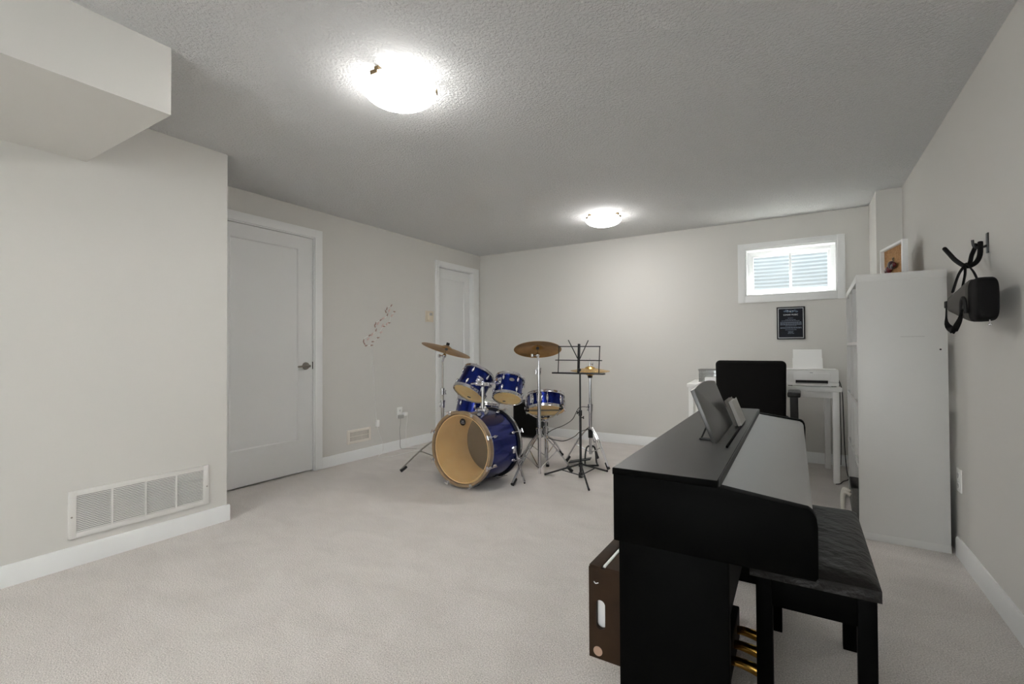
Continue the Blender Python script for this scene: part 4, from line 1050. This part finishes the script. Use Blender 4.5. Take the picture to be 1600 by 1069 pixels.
B().box(-.44, -.25, 4.17, 4.40, .385, .425, .01).build('seat_plate', M['black'], ch_)
B().cyl((-.345, 4.28, .10), (-.345, 4.28, .25), .030, seg=18).cyl((-.345, 4.28, .24), (-.345, 4.28, .40), .018, seg=16).build('gas_lift', M['black'], ch_)
for k in range(5):
    a = 2 * PI * k / 5 + .31; d = Vector((math.cos(a), math.sin(a), 0)); c0 = Vector((-.345, 4.28, .105)); e = c0 + d * .27 - Vector((0, 0, .03))
    lg = B().tube([tuple(c0), tuple(c0.lerp(e, .5) + Vector((0, 0, .006))), tuple(e)], lambda t: .024 - .009 * t, 10, 3).build('base_leg', M['black'], ch_)
    n = Vector((-d.y, d.x, 0)); b = B()
    for s in (-1, 1): b.cyl(e + n * .006 * s + Vector((0, 0, -.0475 - .0)) , e + n * .022 * s + Vector((0, 0, -.0475)), .027, seg=18)
    b.cyl(e + Vector((0, 0, -.045)), e + Vector((0, 0, .012)), .006, seg=8); b.build('caster', M['rubber'], lg)

# printer power cables
tag(B().tube([(.255, 4.93, dz + .04), (.272, 4.95, dz - .01), (.284, 4.95, .66), (.288, 4.94, .476), (.292, 4.90, .203), (.300, 4.82, .03), (.301, 4.66, .006), (.26, 4.56, .006), (.235, 4.47, .006), (.205, 4.435, .006)], .0036, 6, 6).build('power_cord', M['rubber']), 'black power cord hanging behind the desk leg onto the carpet', 'cable')
tag(B().tube([(.245, 4.955, dz + .03), (.266, 4.98, dz - .02), (.270, 5.0, .5), (.275, 5.03, .25), (.272, 5.06, .03)], .0028, 6, 5).build('data_cord', M['rubber']), 'thin dark cord hanging closest to the back wall beside the desk', 'cable')

# ------------------------------------------------------------------ tall shelf
SA = math.radians(-1.25); SX, SY = .258, 3.275
def S_(b): return b.turn(Matrix.Translation((SX, SY, 0)) @ Matrix.Rotation(SA, 4, 'Z'))
sf = thing('cube_shelf', 'tall white cube shelf unit standing end-on by the right wall', 'shelf', (SX + .19, SY + .5, 0), rz(SA))
SD, SL, SH, T, tt = .382, 1.12, 1.47, .040, .016
S_(B().box(0, SD, 0, SL, SH - T, SH, .0015)).build('top_panel', M['shelf'], sf)
S_(B().box(0, SD, 0, SL, 0, T, .0015)).build('bottom_panel', M['shelf'], sf)
e1 = S_(B().box(.001, SD - .001, .0, T, T - .0005, SH - T + .0005, .001)).build('end_panel', M['shelf'], sf)
S_(B().box(.001, SD - .001, SL - T, SL, T - .0005, SH - T + .0005, .001)).build('end_panel', M['shelf'], sf)
ih = (SH - 2 * T - 3 * tt) / 4; iw = (SL - 2 * T - 2 * tt) / 3
for k in range(3):
    z = T + (k + 1) * ih + k * tt; S_(B().box(.002, SD - .002, T, SL - T, z, z + tt)).build('shelf_board', M['shelf'], sf)
for k in range(2):
    y = T + (k + 1) * iw + k * tt
    for q in range(4):
        z = T + q * (ih + tt); S_(B().box(.002, SD - .002, y, y + tt, z, z + ih)).build('divider', M['shelf'], sf)
S_(B().cyl((SD - .030, -.0006, 1.052), (SD - .030, .002, 1.052), .0045, seg=14)).build('cam_hole', M['dark'], e1)
S_(B().box(.19, .29, -.0004, .0003, 1.1205, 1.1216)).build('scratch', M['midgrey'], e1)
# felt bin in the bottom cell
bi = thing('storage_bin', 'grey felt bin with white rope handles in the bottom shelf cell', 'bin', (.40, 3.50, T))
b = B(); bx0, bx1, by0, by1, bz0, bz1 = -.030, .300, .050, .340, .0405, .262
def felt_bin():
    b = B(); t = .006; n = 12
    def ringv(z, ins, dip):
        pts = []
        for x, y in [(bx0 + ins + (bx1 - bx0 - 2*ins) * i / n, by0 + ins) for i in range(n)] + [(bx1 - ins, by0 + ins + (by1 - by0 - 2*ins) * i / n) for i in range(n)] + [(bx1 - ins - (bx1 - bx0 - 2*ins) * i / n, by1 - ins) for i in range(n)] + [(bx0 + ins, by1 - ins - (by1 - by0 - 2*ins) * i / n) for i in range(n)]:
            v = (y - by0) / (by1 - by0); zz = z - dip * (math.sin(PI * v) if x < bx0 + .05 else .1)
            pts.append(b.bm.verts.new((x, y, zz)))
        return pts
    rings = [ringv(bz0, .012, 0), ringv(bz0 + .1, 0, 0), ringv(bz1, 0, .035), ringv(bz1, t, .035), ringv(bz0 + .01, t + .012, 0)]
    for A, Bq in zip(rings, rings[1:]):
        for i in range(len(A)): b.bm.faces.new((A[i], A[(i+1) % len(A)], Bq[(i+1) % len(A)], Bq[i]))
    b.bm.faces.new(rings[0]); b.bm.faces.new(rings[-1])
    return b
S_(felt_bin()).build('bin_body', M['felt'], bi, angle=60)
for ya in (.11, .19):
    S_(B().tube([(bx0 - .004, ya, .205), (bx0 - .030, ya + .01, .215), (bx0 - .040, ya + .02, .165), (bx0 - .036, ya + .02, .08), (bx0 - .018, ya + .015, .05), (bx0 - .002, ya + .01, .045)], .011, 10, 5)).build('rope_handle', M['rope'], bi)
b = S_(B().box(.03, .25, .09, .30, .06, .215, .01)); tag(b.build('folded_cloth', M['bag']), 'black folded cloth inside the grey felt bin', 'cloth')

# deep white frame with cork back on top of the shelf
FA = math.atan2(.40, -.074)     # runs from the near end to the far end
fb = thing('shadow_box_frame', 'deep white frame with a cork back standing on top of the tall shelf', 'frame', (.525, 4.2, SH), rz(0))
FM = Matrix.Translation((.562, 3.985, SH)) @ Matrix.Rotation(FA - PI / 2, 4, 'Z')   # local y along frame, -x faces the room
fl, fh2, fd, ft_ = .405, .305, .032, .018
f = B(); f.box(0, fd, 0, ft_, 0, fh2, .002); f.box(0, fd, fl - ft_, fl, 0, fh2, .002); f.box(.0005, fd, ft_ - .001, fl - ft_ + .001, 0, ft_, .002); f.box(.0005, fd, ft_ - .001, fl - ft_ + .001, fh2 - ft_, fh2, .002)
f.turn(FM).build('frame_rim', M['trim'], fb)
B().box(fd - .008, fd - .002, ft_ * .5, fl - ft_ * .5, ft_ * .5, fh2 - ft_ * .5).turn(FM).build('cork_back', M['cork'], fb)
orn = thing('beaded_ornament', 'dark red bead cluster with a ring, hung on the cork back of the white frame', 'ornament', FM @ Vector((.03, .2, .19)))
B().lathe([(.009, -.003), (.012, -.003), (.013, 0), (.012, .003), (.009, .003)], 20, closed=True, mtx=FM @ Matrix.Translation((.016, .205, .205)) @ Matrix.Rotation(PI / 2, 4, 'Y')).build('ring', M['bronze'], orn)
for y, z, q, m in ((.20, .165, .028, 'wine'), (.245, .140, .027, 'red'), (.270, .128, .026, 'red'), (.165, .150, .022, 'wine'), (.150, .160, .017, 'red')):
    B().ball((.004, y, z), q, (.75, 1, 1)).turn(FM).build('bead', M[m], orn)

# bag hanging on the right wall
hk = thing('wall_hook', 'black coat hook on the right wall above the hanging bag', 'hook', (XR, 2.74, 1.50))
B().box(XR - .005, XR + .001, 2.728, 2.752, 1.46, 1.545, .002).build('hook_plate', M['black'], hk)
B().tube([(XR - .003, 2.74, 1.492), (XR - .026, 2.74, 1.484), (XR - .044, 2.74, 1.492), (XR - .048, 2.74, 1.520)], .005, 8, 5).build('hook_prong', M['black'], hk)
bg = thing('shoulder_bag', 'black padded bag hanging by its straps on the right wall', 'bag', (.60, 2.60, 1.15))
def bag_body(y0, y1, sh):
    """rounded body: sections along y, sh(k) gives (x0,x1,z0,z1)"""
    b = B(); n = 28; R = []; K = 14
    for k in range(K + 1):
        t = k / K; x0, x1, z0, z1 = sh(t); ring_ = []
        for i in range(n):
            a = 2 * PI * i / n; ca, sa = math.cos(a), math.sin(a); e = .42
            ring_.append(b.bm.verts.new(((x0 + x1) / 2 + math.copysign(abs(ca) ** e, ca) * (x1 - x0) / 2, y0 + (y1 - y0) * t, (z0 + z1) / 2 + math.copysign(abs(sa) ** e, sa) * (z1 - z0) / 2)))
        R.append(ring_)
    for A, Bq in zip(R, R[1:]):
        for i in range(n): b.bm.faces.new((A[i], A[(i+1) % n], Bq[(i+1) % n], Bq[i]))
    b.bm.faces.new(R[0]); b.bm.faces.new(R[-1])
    return b
def near_sh(t):
    k = min(1, .80 + .2 * math.sqrt(min(1, t * 3.2))); w_ = .066 * k; h_ = .082 * k
    return (.576 - .034 * k - .0, .576 + .036 * k, 1.243 - h_, 1.243 + h_)
def far_sh(t):
    return (.534, .612 + .054 * min(1, t * 1.3), 1.162 + .050 * t ** 1.2, 1.325 - .040 * t ** 1.2)
bag_body(2.375, 2.47, near_sh).build('bag_front', M['bag'], bg, angle=60)
bag_body(2.465, 2.73, far_sh).build('bag_body', M['baglit'], bg, angle=60)
W = (1, 0.0, .0)
B().tube([(.640, 2.722, 1.506), (.634, 2.705, 1.450), (.616, 2.690, 1.415), (.59, 2.700, 1.405), (.58, 2.80, 1.444), (.575, 2.88, 1.487), (.57, 2.945, 1.525)], .0092, 8, 4).build('carry_strap', M['web'], bg)
B().tube([(.640, 2.765, 1.508), (.624, 2.770, 1.462), (.604, 2.715, 1.418), (.585, 2.706, 1.400)], .008, 8, 4).build('carry_strap', M['web'], bg)
B().strap([(.585, 2.71, 1.406), (.565, 2.70, 1.37), (.55, 2.72, 1.300)], .032, .006, (.3, 1, 0)).build('shoulder_strap', M['web'], bg)
B().strap([(.585, 2.69, 1.406), (.570, 2.63, 1.36), (.560, 2.62, 1.31)], .026, .006, (.3, 1, 0)).build('shoulder_strap', M['web'], bg)
B().strap([(.590, 2.67, 1.404), (.580, 2.56, 1.365), (.575, 2.48, 1.318)], .030, .006, (.3, 1, 0)).build('shoulder_strap', M['web'], bg)
B().strap([(.536, 2.500, 1.215), (.532, 2.541, 1.173), (.532, 2.625, 1.128)], .026, .005, (.25, 1, -.4)).build('lower_strap', M['web'], bg)
B().strap([(.532, 2.600, 1.130), (.532, 2.685, 1.145), (.532, 2.735, 1.182), (.535, 2.75, 1.235)], .024, .005, (.25, 1, .6)).build('lower_strap', M['web'], bg)
B().tube([(.534, 2.520, 1.190), (.532, 2.505, 1.238), (.531, 2.478, 1.256), (.531, 2.458, 1.240), (.533, 2.452, 1.195)], .007, 8, 5).build('side_handle', M['rubber'], bg)
B().box(.530, .538, 2.735, 2.765, 1.235, 1.265, .003).build('buckle', M['rubber'], bg)
B().tube([(.58, 2.378, 1.165), (.58, 2.374, 1.150), (.575, 2.376, 1.146), (.585, 2.376, 1.146), (.58, 2.374, 1.150)], .002, 6, 3).build('zipper_pull', M['chrome'], bg)

# ------------------------------------------------------------------ light, camera, view
wd = bpy.data.worlds.new('overcast sky'); SC.world = wd; wd.use_nodes = True
bgn = wd.node_tree.nodes['Background']; bgn.inputs['Color'].default_value = (.98, .985, 1.0, 1); bgn.inputs['Strength'].default_value = 4.2

sl = bpy.data.lights.new('sun', 'SUN'); sl.energy = 22.0; sl.angle = math.radians(3); sl.color = (1.0, .97, .92)
so_ = bpy.data.objects.new('sun', sl); COL.objects.link(so_); so_.rotation_euler = Vector((-.12, -.42, -1.0)).to_track_quat('-Z', 'Y').to_euler()
cam = bpy.data.cameras.new('camera'); co = bpy.data.objects.new('camera', cam); COL.objects.link(co)
cam.sensor_width = 36; cam.lens = 740 / 1600 * 36; cam.clip_start = .02
def cam_matrix(yaw, p, ro):
    cy, sy = math.cos(yaw), math.sin(yaw)
    f = Vector((-sy, cy, 0)); rt = Vector((cy, sy, 0)); d = Vector((0, 0, -1))
    f2 = math.cos(p) * f - math.sin(p) * d; d2 = math.cos(p) * d + math.sin(p) * f
    r2 = math.cos(ro) * rt + math.sin(ro) * d2; d3 = -math.sin(ro) * rt + math.cos(ro) * d2
    m = Matrix((r2, -d3, -f2)).transposed().to_4x4(); m.translation = (0, 0, 1.07)
    return m
co.matrix_world = cam_matrix(math.radians(31.56), .0131, .00525)
SC.camera = co
SC.view_settings.view_transform = 'Standard'; SC.view_settings.look = 'None'; SC.view_settings.gamma = 1; SC.view_settings.use_curve_mapping = False
SC.view_settings.exposure = 1.46
